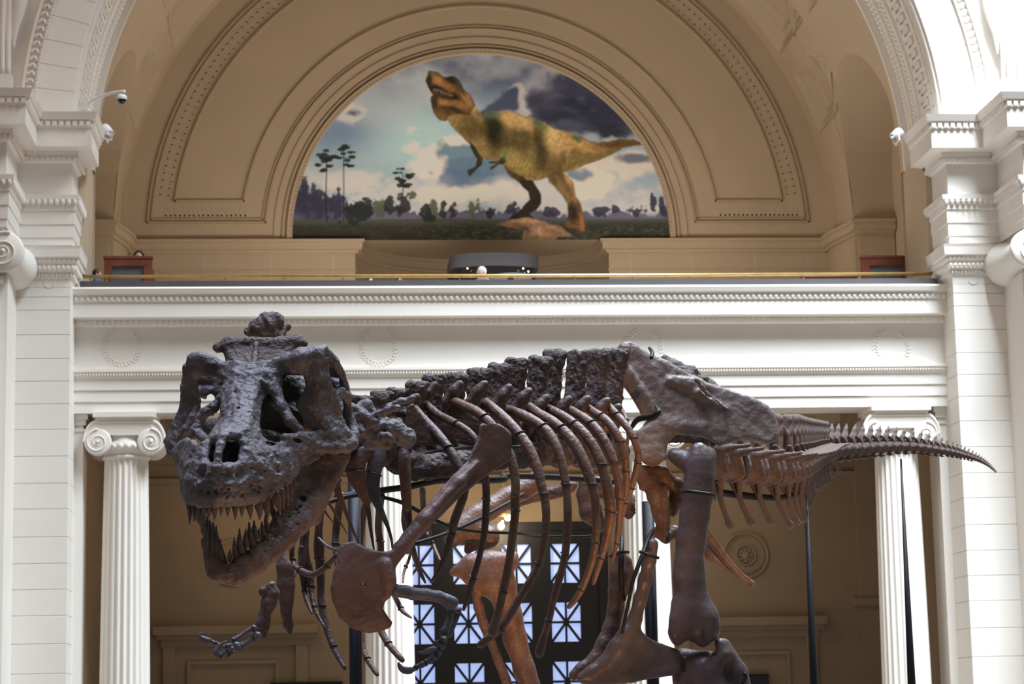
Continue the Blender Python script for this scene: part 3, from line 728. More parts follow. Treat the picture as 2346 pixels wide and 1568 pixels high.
class Field:
    """distance field on a grid, skinned with surface nets; axes: photo-frame x, y and depth in the same unit"""
    def __init__(s, frame, Yref, lo, hi, h):
        s.fr = FR[frame]; s.Y = Yref; s.h = h; s.lo = np.array(lo, np.float32)
        s.n = np.ceil((np.array(hi)-np.array(lo))/h).astype(int)+1
        s.g = np.full(s.n, 1e3, np.float32)
        s.ax = [s.lo[i]+h*np.arange(s.n[i], dtype=np.float32) for i in range(3)]
    def sub(s, lo, hi):
        a = np.clip(np.floor((np.array(lo)-s.lo)/s.h).astype(int), 0, s.n); b = np.clip(np.ceil((np.array(hi)-s.lo)/s.h).astype(int)+1, 0, s.n)
        sl = tuple(slice(int(a[i]), int(b[i])) for i in range(3))
        X = s.ax[0][sl[0]][:, None, None]; Y = s.ax[1][sl[1]][None, :, None]; Z = s.ax[2][sl[2]][None, None, :]
        return sl, X, Y, Z
    def merge(s, sl, d, k, cut):
        g = s.g[sl]
        if g.size == 0: return
        if cut:
            d = -d; h = np.clip(0.5-0.5*(g-d)/k, 0, 1) if k > 0 else None
            s.g[sl] = (g*(1-h)+d*h+k*h*(1-h)) if k > 0 else np.maximum(g, d)
        else:
            if k > 0:
                h = np.clip(0.5+0.5*(g-d)/k, 0, 1); s.g[sl] = g*(1-h)+d*h-k*h*(1-h)
            else: s.g[sl] = np.minimum(g, d)
    def seg(s, a, b, ra, rb, k=20, cut=False, ws=1.0):
        a = np.array(a, np.float32); b = np.array(b, np.float32); m = max(ra, rb)+k+3*s.h
        lo = np.minimum(a, b)-m; hi = np.maximum(a, b)+m
        if ws < 1: lo[2] -= m/ws-m; hi[2] += m/ws-m
        sl, X, Y, Z = s.sub(lo, hi)
        ab = b-a; l2 = float(ab[0]**2+ab[1]**2+(ab[2]*ws)**2)+1e-6
        px, py, pz = X-a[0], Y-a[1], (Z-a[2])*ws
        t = np.clip((px*ab[0]+py*ab[1]+pz*ab[2]*ws)/l2, 0, 1)
        d = np.sqrt((px-t*ab[0])**2+(py-t*ab[1])**2+(pz-t*ab[2]*ws)**2)-(ra+(rb-ra)*t)
        s.merge(sl, d, k, cut); return s
    def chain(s, pts, k=20, cut=False, ws=1.0):
        for p, q in zip(pts[:-1], pts[1:]): s.seg(p[:3], q[:3], p[3], q[3], k, cut, ws)
        return s
    def ell(s, c, r, k=20, cut=False, rot=0.0):
        c = np.array(c, np.float32); r = np.array(r, np.float32); m = float(max(r))+k+3*s.h
        sl, X, Y, Z = s.sub(c-m, c+m); cs, sn = math.cos(rot), math.sin(rot)
        px, py, pz = X-c[0], Y-c[1], Z-c[2]
        qx, qy = px*cs+py*sn, -px*sn+py*cs
        q = np.sqrt((qx/r[0])**2+(qy/r[1])**2+(pz/r[2])**2)
        s.merge(sl, (q-1)*float(min(r)), k, cut); return s
    def tri(s, a, b, c, r, k=20, cut=False):
        a, b, c = (np.array(p, np.float32) for p in (a, b, c)); m = r+k+3*s.h
        sl, X, Y, Z = s.sub(np.minimum(np.minimum(a, b), c)-m, np.maximum(np.maximum(a, b), c)+m)
        P = np.stack(np.broadcast_arrays(X, Y, Z), -1)
        ba, cb, ac = b-a, c-b, a-c; n = np.cross(ba, ac)
        pa, pb, pc = P-a, P-b, P-c
        ins = (np.sign(pa@np.cross(ba, n))+np.sign(pb@np.cross(cb, n))+np.sign(pc@np.cross(ac, n))) < 2.0
        def e2(e, p):
            t = np.clip((p@e)/float(e@e), 0, 1)[..., None]; q = p-e*t; return (q*q).sum(-1)
        d = np.sqrt(np.where(ins, np.minimum(np.minimum(e2(ba, pa), e2(cb, pb)), e2(ac, pc)), (pa@n)**2/float(n@n)))-r
        s.merge(sl, d.astype(np.float32), k, cut); return s
    def quad(s, a, b, c, d, r, k=20): s.tri(a, b, c, r, k); s.tri(a, c, d, r, k); return s
    def slab(s, poly, w, th, k=10, cut=False):
        """polygon plate: outline in the frame plane, w(x, y) its depth, th half thickness, rounded rim"""
        P = np.array(poly, np.float32); m = th+k+3*s.h
        X = s.ax[0][:, None]; Y = s.ax[1][None, :]
        d = np.full((s.n[0], s.n[1]), 1e9, np.float32); sg = np.ones((s.n[0], s.n[1]), np.float32); n = len(P)
        for i in range(n):
            a, b = P[i], P[i-1]; e = b-a; wx, wy = X-a[0], Y-a[1]
            t = np.clip((wx*e[0]+wy*e[1])/float(e@e+1e-9), 0, 1); d = np.minimum(d, (wx-e[0]*t)**2+(wy-e[1]*t)**2)
            c1 = Y >= a[1]; c2 = Y < b[1]; c3 = e[0]*wy > e[1]*wx
            flip = (c1 & c2 & c3) | (~c1 & ~c2 & ~c3); sg = np.where(flip, -sg, sg)
        d2 = np.sqrt(d)*sg
        ww = w(X, Y) if callable(w) else np.full_like(d2, w); ww = np.broadcast_to(ww, d2.shape)
        tt = th(X, Y) if callable(th) else th; tt = np.broadcast_to(tt, d2.shape) if not np.isscalar(tt) else tt
        r = 0.7*(tt if np.isscalar(tt) else tt[..., None])
        dz = np.abs(s.ax[2][None, None, :]-ww[..., None])-(tt if np.isscalar(tt) else tt[..., None])
        qx, qz = d2[..., None]+r, dz+r
        f = np.minimum(np.maximum(qx, qz), 0)+np.sqrt(np.maximum(qx, 0)**2+np.maximum(qz, 0)**2)-r
        s.merge((slice(None),)*3, f.astype(np.float32), k, cut); return s
    def noise(s, amp, size, octaves=3, seed=1):
        rng = np.random.RandomState(seed); X, Y, Z = s.ax[0][:, None, None], s.ax[1][None, :, None], s.ax[2][None, None, :]
        tot = np.zeros(s.n, np.float32)
        for o in range(octaves):
            for q in range(4):
                v = rng.normal(size=3); v = v/np.linalg.norm(v)*2*math.pi/(size/2**o); ph = rng.rand()*6.28
                v2 = rng.normal(size=3); v2 = v2/np.linalg.norm(v2)*2*math.pi/(size/2**o)*0.6
                tot += (0.55**o)*np.sin(v[0]*X+v[1]*Y+v[2]*Z+ph+1.3*np.sin(v2[0]*X+v2[1]*Y+v2[2]*Z)).astype(np.float32)
        s.g += amp*tot*0.4; return s
    def mesh(s):
        g = s.g; n = s.n; ins = g < 0
        c = np.zeros(n-1, np.uint8)
        for dx in (0, 1):
            for dy in (0, 1):
                for dz in (0, 1): c += ins[dx:n[0]-1+dx, dy:n[1]-1+dy, dz:n[2]-1+dz]
        act = np.argwhere((c > 0) & (c < 8)); idm = np.full(n-1, -1, np.int32); idm[tuple(act.T)] = np.arange(len(act))
        acc = np.zeros((len(act), 3), np.float64); cnt = np.zeros(len(act))
        corners = [(a, b, d) for a in (0, 1) for b in (0, 1) for d in (0, 1)]
        for p in corners:
            for ax in range(3):
                if p[ax]: continue
                q = list(p); q[ax] = 1
                fa = g[act[:, 0]+p[0], act[:, 1]+p[1], act[:, 2]+p[2]]; fb = g[act[:, 0]+q[0], act[:, 1]+q[1], act[:, 2]+q[2]]
                mk = (fa < 0) != (fb < 0); t = np.where(mk, fa/(fa-fb+1e-12), 0)
                pt = np.tile(np.array(p, float), (len(act), 1)); pt[:, ax] += t
                acc[mk] += pt[mk]; cnt[mk] += 1
        V = (act+acc/np.maximum(cnt, 1)[:, None])*s.h+s.lo
        faces = []
        for ax in range(3):
            o1, o2 = [(1, 2), (2, 0), (0, 1)][ax]
            sl0 = [slice(None)]*3; sl1 = [slice(None)]*3; sl0[ax] = slice(0, -1); sl1[ax] = slice(1, None)
            a, b = ins[tuple(sl0)], ins[tuple(sl1)]; ch = a != b; e = np.argwhere(ch)
            ok = (e[:, o1] > 0) & (e[:, o2] > 0) & (e[:, o1] < n[o1]-1) & (e[:, o2] < n[o2]-1); e = e[ok]
            fl = a[tuple(e.T)]
            def cid(d1, d2):
                q = e.copy(); q[:, o1] -= d1; q[:, o2] -= d2; return idm[tuple(q.T)]
            F = np.stack([cid(1, 1), cid(0, 1), cid(0, 0), cid(1, 0)], 1); F[~fl] = F[~fl][:, ::-1]; faces.append(F)
        F = np.concatenate(faces); F = F[(F >= 0).all(1)]
        # relax a little
        E = np.concatenate([F[:, [0, 1]], F[:, [1, 2]], F[:, [2, 3]], F[:, [3, 0]]])
        av = np.zeros_like(V); nn = np.zeros(len(V)); np.add.at(av, E[:, 0], V[E[:, 1]]); np.add.at(nn, E[:, 0], 1)
        V = V*0.6+0.4*av/np.maximum(nn, 1)[:, None]
        for _ in range(getattr(s, 'relax', 0)):
            av = np.zeros_like(V); np.add.at(av, E[:, 0], V[E[:, 1]]); V = V*0.4+0.6*av/np.maximum(nn, 1)[:, None]
        a, b, c_ = V[F[:, 0]], V[F[:, 1]], V[F[:, 2]]
        if float((a*np.cross(b, c_)).sum()) < 0: F = F[:, ::-1].copy()
        return V, F
    def world(s, V):
        ox, oy, sc = s.fr; return W(ox+V[:, 0]/sc, oy+V[:, 1]/sc, s.Y+V[:, 2]/sc*s.Y/F_PX)
    def build(s, name, material, parent, label=None):
        V, F = s.mesh(); P = s.world(V); c = P.mean(0)
        # frame axes are x right, y down, depth away: flip faces for the right-handed world
        o = obj(name, mesh_data(name, P-c, F, material, True), parent, Vector(c))
        if label: o['label'] = label
        return o
def K(frame, x, y, Y):
    ox, oy, s = FR[frame]; return W(ox+x/s, oy+y/s, Y)
def rk(frame, r, Y): return r/FR[frame][2]*Y/F_PX

dino = empty('dinosaur_skeleton', (0, 0, 0))
tag(dino, 'dark brown mounted tyrannosaur skeleton with open jaws facing left', 'skeleton')

# ------------------------------------------------------------------ skull
sk = Field('A', 11.2, (40, 290, -720), (1520, 1510, 760), 8.0)
ch = sk.chain
def sheet(rows, r, k=16):
    """rows of points joined into a rounded sheet of bone"""
    for ra, rb in zip(rows[:-1], rows[1:]):
        for q in range(len(ra)-1): sk.quad(ra[q], ra[q+1], rb[q+1], rb[q], r, k)
# roof of the snout: frontals down to the nose (left edge, ridge, right edge)
sheet([((492, 470, 210), (600, 462, 120), (690, 478, 70), (800, 462, 50), (900, 455, 40)), ((505, 520, 180), (600, 520, 70), (690, 545, 10), (790, 520, 0), (880, 520, 20)), ((540, 590, 120), (605, 588, 20), (685, 596, -30), (765, 588, -30), (830, 590, 10)),
       ((525, 720, 0), (580, 715, -110), (640, 712, -150), (705, 708, -140), (760, 705, -70)), ((505, 865, -140), (560, 852, -270), (615, 846, -315), (680, 852, -290), (735, 868, -200)),
       ((460, 940, -260), (515, 926, -380), (570, 922, -430), (660, 930, -390), (745, 945, -290)), ((400, 1010, -340), (455, 990, -470), (505, 975, -540), (610, 960, -470), (745, 990, -330))], 34, 12)
ch([(505, 985, -540, 34), (485, 1040, -590, 34), (470, 1110, -630, 28), (462, 1190, -650, 30), (456, 1260, -655, 34)], 16)
ch([(600, 965, -470, 30), (650, 1020, -480, 34), (665, 1090, -500, 40), (650, 1170, -540, 44)], 24)
ch([(420, 1000, -420, 26), (385, 1060, -450, 28), (370, 1130, -500, 34), (385, 1190, -550, 40)], 20)
# premaxilla and maxillae: rows from the nose to the lip
sheet([((700, 985, -400), (760, 1000, -335), (840, 1045, -290), (945, 1045, -200), (1010, 1060, -135)), ((660, 1080, -500), (760, 1090, -430), (860, 1100, -335), (950, 1095, -230), (1030, 1100, -130)),
       ((640, 1180, -550), (760, 1180, -470), (870, 1170, -360), (955, 1150, -240), (1035, 1140, -130)), ((640, 1300, -570), (760, 1290, -480), (870, 1260, -370), (955, 1215, -250), (1030, 1180, -140)),
       ((620, 1400, -560), (750, 1390, -475), (865, 1345, -360), (950, 1280, -245), (1010, 1225, -155)), ((615, 1440, -530), (745, 1430, -450), (860, 1375, -340), (945, 1300, -235), (1000, 1235, -150))], 34, 16)
sheet([((456, 1205, -650), (550, 1195, -610), (645, 1180, -550)), ((455, 1310, -655), (550, 1300, -630), (640, 1300, -570)), ((452, 1400, -640), (540, 1395, -615), (620, 1400, -560)), ((448, 1445, -610), (540, 1442, -585), (615, 1440, -530))], 34, 18)
sheet([((456, 1205, -650), (380, 1190, -570), (310, 1170, -470), (262, 1190, -370)), ((455, 1310, -655), (350, 1300, -590), (270, 1290, -470), (238, 1290, -350)), ((452, 1400, -640), (345, 1405, -570), (268, 1395, -460), (240, 1370, -340)), ((448, 1445, -610), (340, 1448, -545), (268, 1430, -440), (248, 1400, -330))], 34, 18)
sheet([((385, 1030, -430), (320, 1060, -380), (290, 1030, -250), (250, 1020, -60), (210, 1030, 120)), ((310, 1170, -470), (262, 1190, -370), (245, 1150, -200), (220, 1110, 0), (170, 1090, 200)), ((270, 1290, -470), (238, 1290, -350), (225, 1260, -160), (210, 1190, 60), (185, 1130, 220)), ((268, 1400, -440), (248, 1390, -330), (232, 1330, -160), (218, 1240, 40), (200, 1160, 200))], 32, 16)
ch([(452, 1250, -655, 26), (448, 1380, -650, 26)], 20)
ch([(300, 1420, -450, 34), (380, 1440, -560, 36), (520, 1440, -590, 36), (640, 1435, -530, 36), (760, 1418, -440, 36), (870, 1360, -335, 34), (950, 1290, -235, 30), (1005, 1225, -155, 24)], 16)
# lacrimal bars in front of the eyes
ch([(850, 560, 0, 44), (885, 660, -40, 40), (930, 760, -80, 38), (985, 855, -115, 40), (1050, 925, -110, 34)], 18)
ch([(895, 470, 40, 44), (905, 570, 20, 28), (915, 680, 0, 20)], 18); ch([(785, 572, -70, 15), (815, 602, -70, 22), (848, 645, -60, 26)], 10)
ch([(560, 586, 40, 15), (520, 625, 40, 24), (480, 705, 50, 30), (440, 765, 55, 36), (375, 800, 75, 38), (340, 850, 85, 36), (318, 920, 70, 40), (285, 965, 60, 34)], 16)
ch([(330, 950, 40, 34), (380, 1000, -150, 34), (400, 1010, -300, 34)], 16)
# brows, bosses, cheek plates
ch([(880, 448, 50, 40), (980, 430, 0, 54), (1070, 405, -30, 72), (1160, 388, -20, 66), (1225, 350, 20, 36)], 22)
ch([(500, 472, 200, 36), (430, 445, 215, 46), (350, 425, 235, 60), (300, 425, 260, 52), (262, 470, 290, 34)], 22)
sheet([((1090, 440, -10), (1150, 420, -40), (1235, 420, 20)), ((1122, 540, 10), (1180, 540, -25), (1240, 540, 50)), ((1128, 640, 30), (1185, 640, 0), (1275, 650, 90)), ((1060, 745, 30), (1165, 750, 0), (1305, 760, 130)), ((1120, 850, 40), (1225, 860, 30), (1335, 860, 150)), ((1195, 950, 20), (1285, 950, 55), (1385, 950, 165)), ((1190, 1035, -15), (1290, 1045, 60), (1395, 1035, 165))], 32, 14)
sheet([((950, 985, -190), (1060, 975, -130), (1195, 960, 10)), ((965, 1085, -190), (1070, 1075, -120), (1195, 1050, -15)), ((1010, 1120, -150), (1090, 1110, -100), (1200, 1080, 10))], 32, 16)
ch([(1195, 1050, -10, 46), (1300, 1055, 70, 48), (1390, 1045, 160, 46), (1425, 1010, 200, 44)], 24)
ch([(1045, 1130, -110, 36), (1110, 1142, -80, 36), (1185, 1120, -40, 16)], 14)
sheet([((240, 480, 300), (310, 500, 260)), ((228, 620, 325), (295, 620, 285)), ((222, 750, 345), (320, 720, 285)), ((165, 880, 395), (245, 860, 310)), ((108, 1005, 430), (190, 990, 330)), ((125, 1085, 400), (220, 1075, 250))], 26, 14)
ch([(320, 760, 270, 30), (285, 840, 230, 28), (240, 920, 220, 34), (205, 1000, 250, 36)], 16); ch([(130, 1085, 390, 30), (190, 1120, 280, 34), (230, 1130, 120, 30)], 14)
ch([(915, 490, 40, 34), (1000, 478, 10, 46), (1090, 480, 0, 52)], 20); ch([(315, 500, 255, 48), (420, 500, 225, 42), (490, 520, 200, 32)], 20)
# squamosal arch and quadrate on the near side
ch([(1225, 352, 30, 38), (1305, 430, 110, 34), (1358, 530, 190, 30), (1380, 620, 230, 32), (1390, 680, 240, 40)], 14); ch([(1295, 665, 110, 32), (1345, 652, 180, 36), (1398, 690, 250, 38)], 16)
ch([(1305, 700, 110, 34), (1320, 790, 140, 30), (1350, 880, 170, 30), (1400, 970, 200, 40)], 16); ch([(1392, 690, 250, 34), (1402, 780, 290, 30), (1425, 880, 290, 34), (1442, 960, 250, 40), (1436, 1030, 210, 42)], 16)
sk.quad((505, 478, 240), (900, 470, 80), (900, 500, 450), (580, 500, 450), 22, 12); sk.quad((900, 470, 80), (1200, 410, 40), (1330, 530, 260), (900, 505, 450), 22, 12)  # hidden lid added behind the brows to keep skylight out of the sockets
# openings: nostrils, slit and pits
sk.chain([(545, 1150, -660, 40), (575, 1090, -620, 50), (608, 1020, -560, 34)], 10, True); sk.chain([(545, 1140, -520, 36), (575, 1090, -480, 46), (605, 1030, -440, 30)], 10, True)
sk.chain([(412, 1140, -640, 16), (405, 1080, -560, 20), (412, 1030, -500, 12)], 8, True); sk.chain([(412, 1130, -500, 16), (405, 1080, -430, 20)], 8, True)
sk.ell((1040, 1005, -200), (34, 18, 60), 8, True, 0.3); sk.ell((852, 1028, -330), (38, 14, 70), 8, True, 0.2); sk.ell((285, 1000, -150), (20, 26, 80), 8, True, 0.4)
sk.chain([(1130, 800, -60, 8), (1145, 870, -20, 12), (1175, 930, 0, 16)], 8, True)
rng = np.random.RandomState(3)
def surf_w(f_, x, y):
    xi = int((x-f_.lo[0])/f_.h); yi = int((y-f_.lo[1])/f_.h)
    if not (0 < xi < f_.n[0]-1 and 0 < yi < f_.n[1]-1): return None
    ln = f_.g[xi, yi, :]; hit = int(np.argmax(ln < 0)); return float(f_.ax[2][hit]) if ln[hit] < 0 else None
for q in range(34):                                  # nerve pits along the lip
    t = rng.rand(); x = 260+700*t; y = 1290+130*rng.rand()-150*max(0, t-0.6); w_ = surf_w(sk, x, y)
    if w_ is not None: r = 6+6*rng.rand(); sk.ell((x, y, w_), (r, r*1.5, r*1.3), 6, True, rng.rand()-0.5)
for x, y, w0 in ((335, 1240, 0), (560, 1250, 0), (640, 1240, 0)):      # shallow hollows on the snout front
    w_ = surf_w(sk, x, y)
    if w_ is not None: sk.ell((x, y, w_-34), (44, 60, 46), 20, True, 0.3)
for q in range(90):                                  # rugose welts on the snout roof and cheek
    t = rng.rand()
    if q < 60: x = 640-110*t+70*rng.normal(); y = 580+430*t
    else: x = 700+300*rng.rand(); y = 1090+180*rng.rand()
    w_ = surf_w(sk, x, y)
    if w_ is not None: sk.ell((x, y, w_+7), (14+16*rng.rand(), 6+6*rng.rand(), 10), 9, rng.rand() < 0.15, rng.rand()*0.8-0.5)
# braincase and palate, in shade behind the openings
ch([(640, 620, 560, 120), (800, 620, 560, 140), (980, 640, 560, 140), (1120, 720, 540, 130)], 30); ch([(620, 800, 470, 110), (800, 820, 470, 140), (1000, 850, 470, 140), (1180, 880, 440, 100)], 30); ch([(350, 650, 500, 50), (480, 660, 470, 70)], 20); ch([(640, 960, 330, 90), (850, 1020, 330, 90), (1050, 1040, 300, 70)], 30)
ch([(330, 560, 540, 60), (420, 560, 520, 70), (540, 600, 500, 90)], 20); ch([(310, 900, 400, 50), (420, 920, 300, 70), (560, 950, 240, 90)], 20); ch([(620, 1120, -150, 110), (500, 1120, -220, 110), (400, 1120, -180, 90)], 30); ch([(700, 1280, -250, 120), (450, 1300, -350, 130), (330, 1280, -250, 70)], 30); ch([(800, 1200, -150, 110), (930, 1130, 0, 80)], 30)
ch([(1250, 560, 420, 60), (1330, 620, 420, 50), (1340, 820, 330, 50)], 20)
sk.chain([(405, 700, 200, 30), (415, 700, 420, 32), (435, 698, 700, 40)], 6, True)
sk.noise(2.5, 140, 2, 5); sk.noise(1.8, 36, 2, 6)
skull = sk.build('skull', BM['skull'], dino, 'grey-brown skull with large eye sockets')
cr_ = Field('A', 11.2, (390, 225, 120), (1160, 520, 580), 8)
cr_.chain([(468, 335, 430, 38), (540, 312, 430, 52), (740, 302, 420, 44), (920, 310, 430, 52), (1040, 292, 430, 52), (1085, 305, 430, 32)], 16); cr_.quad((545, 330, 430), (1010, 320, 430), (900, 470, 330), (575, 470, 330), 44, 18); cr_.quad((545, 330, 430), (740, 320, 400), (735, 470, 240), (600, 470, 260), 20, 14)
cr_.chain([(745, 310, 370, 20), (738, 400, 280, 22), (722, 468, 150, 34)], 12); cr_.noise(4, 90, 2, 51); cr_.build('skull_crest', BM['spine'], dino, 'dark crest at the back of the skull')

# ------------------------------------------------------------------ lower jaw
BA = lambda x, y, w, r: (x*1.0357, 1129+y*1.0357, w, r)
jw = Field('A', 11.2, (150, 1080, -640), (1450, 2110, 460), 9.0)
jc = lambda pts, k=24, cut=False, ws=1.0: jw.chain([BA(*p) for p in pts], k, cut, ws)
jc([(590, 800, -470, 80), (700, 730, -390, 86), (800, 640, -290, 92), (890, 540, -190, 104), (980, 430, -90, 118), (1060, 310, 10, 126), (1130, 190, 100, 118), (1200, 90, 170, 84), (1290, 20, 220, 56)], 40, ws=1.7)
jc([(600, 730, -460, 58), (700, 650, -380, 52), (790, 570, -290, 46), (860, 470, -200, 44), (930, 330, -110, 46), (1000, 190, -10, 48)], 30)
jc([(585, 830, -480, 70), (630, 800, -450, 66)], 30)
for tri_ in (((960, 80, 0), (1300, 20, 210), (1120, 420, 60)), ((960, 80, 0), (1120, 420, 60), (900, 440, -130)), ((1000, 0, 60), (1330, -20, 220), (1250, 120, 180))): jw.tri(*[BA(*p_, 0)[:3] for p_ in tri_], 44, 30)
jc([(470, 800, -470, 70), (430, 740, -430, 58), (410, 620, -330, 48), (385, 500, -190, 46), (340, 400, -40, 46), (290, 300, 130, 44), (240, 190, 280, 40)], 30)
jc([(420, 800, -450, 50), (395, 690, -380, 44), (370, 580, -280, 40)], 20)
jc([(540, 790, -500, 60), (520, 830, -490, 50)], 30)
jc([(545, 700, -560, 10), (545, 880, -590, 9)], 8, True)
jc([(1050, 270, -140, 28), (1040, 290, -60, 20)], 10, True)
for q in range(40):
    t = rng.rand(); x = (480+560*t)*1.0357; y = 1129+(840-520*t+60*rng.normal())*1.0357
    xi = int((x-jw.lo[0])/jw.h); yi = int((y-jw.lo[1])/jw.h)
    if 0 < xi < jw.n[0]-1 and 0 < yi < jw.n[1]-1:
        ln = jw.g[xi, yi, :]; hit = np.argmax(ln < 0)
        if ln[hit] < 0: r = 5+8*rng.rand(); jw.ell((x, y, jw.ax[2][hit]), (r, r, r*1.6), 5, True)
jw.noise(3.0, 150, 2, 8); jw.noise(2.0, 50, 2, 9)
jaw = jw.build('lower_jaw', BM['jaw'], dino, 'reddish brown open lower jaw')

# ------------------------------------------------------------------ teeth (each one a part of its jaw)
def tooth(parent, x0, y0, w0, x1, y1, w1, r, bend=6):
    s = FR['B']; n = 7; pts = []; rad = []
    for i in range(n):
        t = i/(n-1); b = math.sin(math.pi*t)*bend
        x = x0+(x1-x0)*t+b; y = y0+(y1-y0)*t; w = w0+(w1-w0)*t
        pts.append(W(s[0]+x/s[2], s[1]+y/s[2], 11.2+w/3.136*11.2/F_PX)); rad.append(max(0.16, (1-t**2.0))*rk('B', r*1.32, 11.1))
    P = np.array(pts); c = P.mean(0); v, f = tube_vf(P-c, rad, 9)
    o = obj('tooth', mesh_data('tooth', v, f, BM['tooth'], True), parent); o.location = Vector(c)-parent.location
UT = [(246, 300, -420, 255, 462, 17), (278, 310, -450, 285, 442, 17), (312, 312, -480, 320, 440, 19), (350, 315, -500, 346, 432, 20), (386, 318, -510, 385, 425, 20), (418, 318, -520, 428, 436, 20),
      (466, 315, -530, 471, 402, 16), (512, 315, -530, 518, 415, 18), (562, 312, -520, 571, 434, 19), (610, 308, -510, 616, 412, 19), (658, 303, -490, 678, 427, 22), (724, 290, -450, 742, 432, 27),
      (772, 275, -410, 798, 432, 27), (838, 250, -350, 886, 396, 29), (880, 225, -310, 908, 352, 22), (912, 200, -270, 938, 332, 20), (942, 175, -230, 966, 302, 18), (968, 140, -190, 992, 222, 13), (800, 300, -200, 835, 430, 20)]
for x0, y0, w, x1, y1, r in UT: tooth(skull, x0, y0-12, w, x1, y1, w+10, r)
LT = [(542, 705, -500, 540, 630, 15), (582, 680, -480, 566, 552, 17), (616, 655, -460, 602, 488, 21), (655, 625, -430, 646, 492, 20), (694, 600, -400, 668, 444, 22), (724, 570, -370, 702, 434, 22), (746, 555, -350, 738, 484, 13),
      (778, 530, -320, 757, 440, 18), (806, 500, -290, 780, 392, 17), (868, 440, -210, 846, 352, 17), (404, 690, -390, 396, 428, 20), (440, 720, -430, 420, 446, 22), (474, 730, -450, 440, 470, 20), (498, 720, -470, 468, 560, 17), (388, 560, -260, 382, 400, 17)]
for x0, y0, w, x1, y1, r in LT: tooth(jaw, x0, y0+14, w, x1, y1, w-10, r, -6)

# ------------------------------------------------------------------ vertebrae: neck and back
lump = Field('A', 11.95, (560, 40, -260), (1080, 340, 260), 8)
lump.chain([(690, 215, 0, 30), (760, 190, 0, 62), (830, 160, 0, 66), (900, 150, 10, 50)], 20); lump.chain([(800, 110, 0, 30), (870, 120, 0, 36), (925, 110, 10, 18)], 16)
lump.chain([(930, 230, 20, 40), (955, 190, 30, 30)], 12).chain([(740, 235, 0, 40), (820, 235, 0, 60), (900, 240, 10, 56)], 20).chain([(800, 230, 10, 50), (830, 320, 40, 60)], 20); lump.noise(9, 90, 3, 2)
lump.build('neck_vertebra', BM['spine'], dino)
def spY(px): return float(np.interp(px, [600, 800, 1000, 1200, 1400, 1480, 1650, 1780], [11.6, 12.0, 12.9, 13.9, 14.95, 15.45, 16.3, 17.0]))
CT = [(240, 385, 0.85), (388, 355, 0.8), (500, 335, 0.75), (640, 285, 1.0), (765, 235, 1.05), (925, 225, 1.0), (1090, 195, 1.0), (1235, 160, 1.05), (1362, 120, 1.0), (1525, 105, 1.0), (1630, 60, 1.0), (1805, 65, 1.05), (1955, 55, 1.05), (2080, 50, 1.0)]
PT = {3: (655, 380), 4: (785, 295), 5: (965, 285), 6: (1140, 285), 7: (1320, 310), 8: (1460, 335), 9: (1585, 385), 10: (1745, 395), 11: (1880, 390), 12: (2020, 405), 13: (2100, 450)}
for i, (x, y, sc_) in enumerate(CT):
    px = FR['C'][0]+x/FR['C'][2]; Yv = spY(px); cyc = float(np.interp(x, [200, 700, 1500, 2100], [700, 860, 800, 800])); hgt = cyc-y
    f_ = Field('C', Yv, (x-300, y-30, -240), (x+230, cyc+170, 240), 10)
    hw = 60*sc_
    f_.chain([(x-34, y+50, 20, hw*0.80), (x-40, y+150, 20, hw*0.78), (x-46, y+hgt*0.55, 10, hw*0.9)], 14)
    f_.chain([(x+34, y+52, -40, hw*0.78), (x+20, y+170, -40, hw*0.66), (x-10, y+hgt*0.55, -30, hw*0.85)], 10)
    f_.tri((x-60, y+30, 10), (x+70, y+36, -40), (x-20, y+hgt*0.5, 0), 26, 10)
    cx, cy = x-70, cyc
    f_.chain([(cx-60, cy+20, -110, 104), (cx-5, cy+10, 0, 84), (cx+60, cy, 120, 104)], 20)
    f_.chain([(x-40, y+hgt*0.5, 0, 70), (cx, cy-60, 0, 84)], 30)
    if i in PT:
        tx, ty = PT[i]; pr_ = Field('C', Yv, (tx-300, ty-40, -260), (tx+70, ty+420, 60), 9)
        pr_.chain([(tx-16, ty+34, -175, 36), (tx-50, ty+80, -172, 46), (tx-105, ty+160, -150, 46), (tx-150, ty+240, -100, 50), (tx-190, ty+330, -40, 56)], 16); pr_.chain([(tx-70, ty+70, -140, 24), (tx-140, ty+190, -100, 26)], 16)
        pr_.relax = 3; pr_.noise(2.5, 90, 2, 60+i); pr_.build('transverse_process', BM['rib_dark'], dino)
    elif i < 3:
        f_.chain([(x+90, y+120+40*i, -60, 26), (x+20, y+170, -40, 40), (x-60, y+220, -10, 50)], 18)
    f_.noise(5, 80, 2, 20+i); f_.noise(4, 32, 2, 40+i)
    f_.build('back_vertebra' if i > 2 else 'neck_vertebra', BM['spine'], dino)
# neck: wing-like processes just behind the skull
nk = Field('C', 11.85, (150, 380, -260), (640, 960, 300), 9)
nk.tri((180, 470, 0), (350, 590, -80), (200, 640, 20), 26, 16).tri((350, 530, -60), (500, 480, -120), (290, 580, 0), 24, 16)
nk.chain([(190, 560, 0, 50), (260, 640, 0, 50), (330, 720, 40, 60), (420, 740, 60, 50)], 24).chain([(200, 640, -40, 30), (265, 655, -70, 24)], 10).chain([(440, 470, -60, 22), (540, 440, -60, 26), (610, 410, -60, 20)], 16)
nk.chain([(300, 740, 20, 50), (360, 690, 20, 40), (440, 700, -20, 36)], 14).chain([(270, 480, 40, 60), (330, 600, 60, 70), (470, 640, 120, 70), (560, 700, 160, 80)], 30)
nk.noise(6, 80, 3, 31); nk.build('neck_vertebra', BM['skull'], dino)
nk = Field('C', 12.5, (380, 700, -260), (1100, 1100, 300), 11)
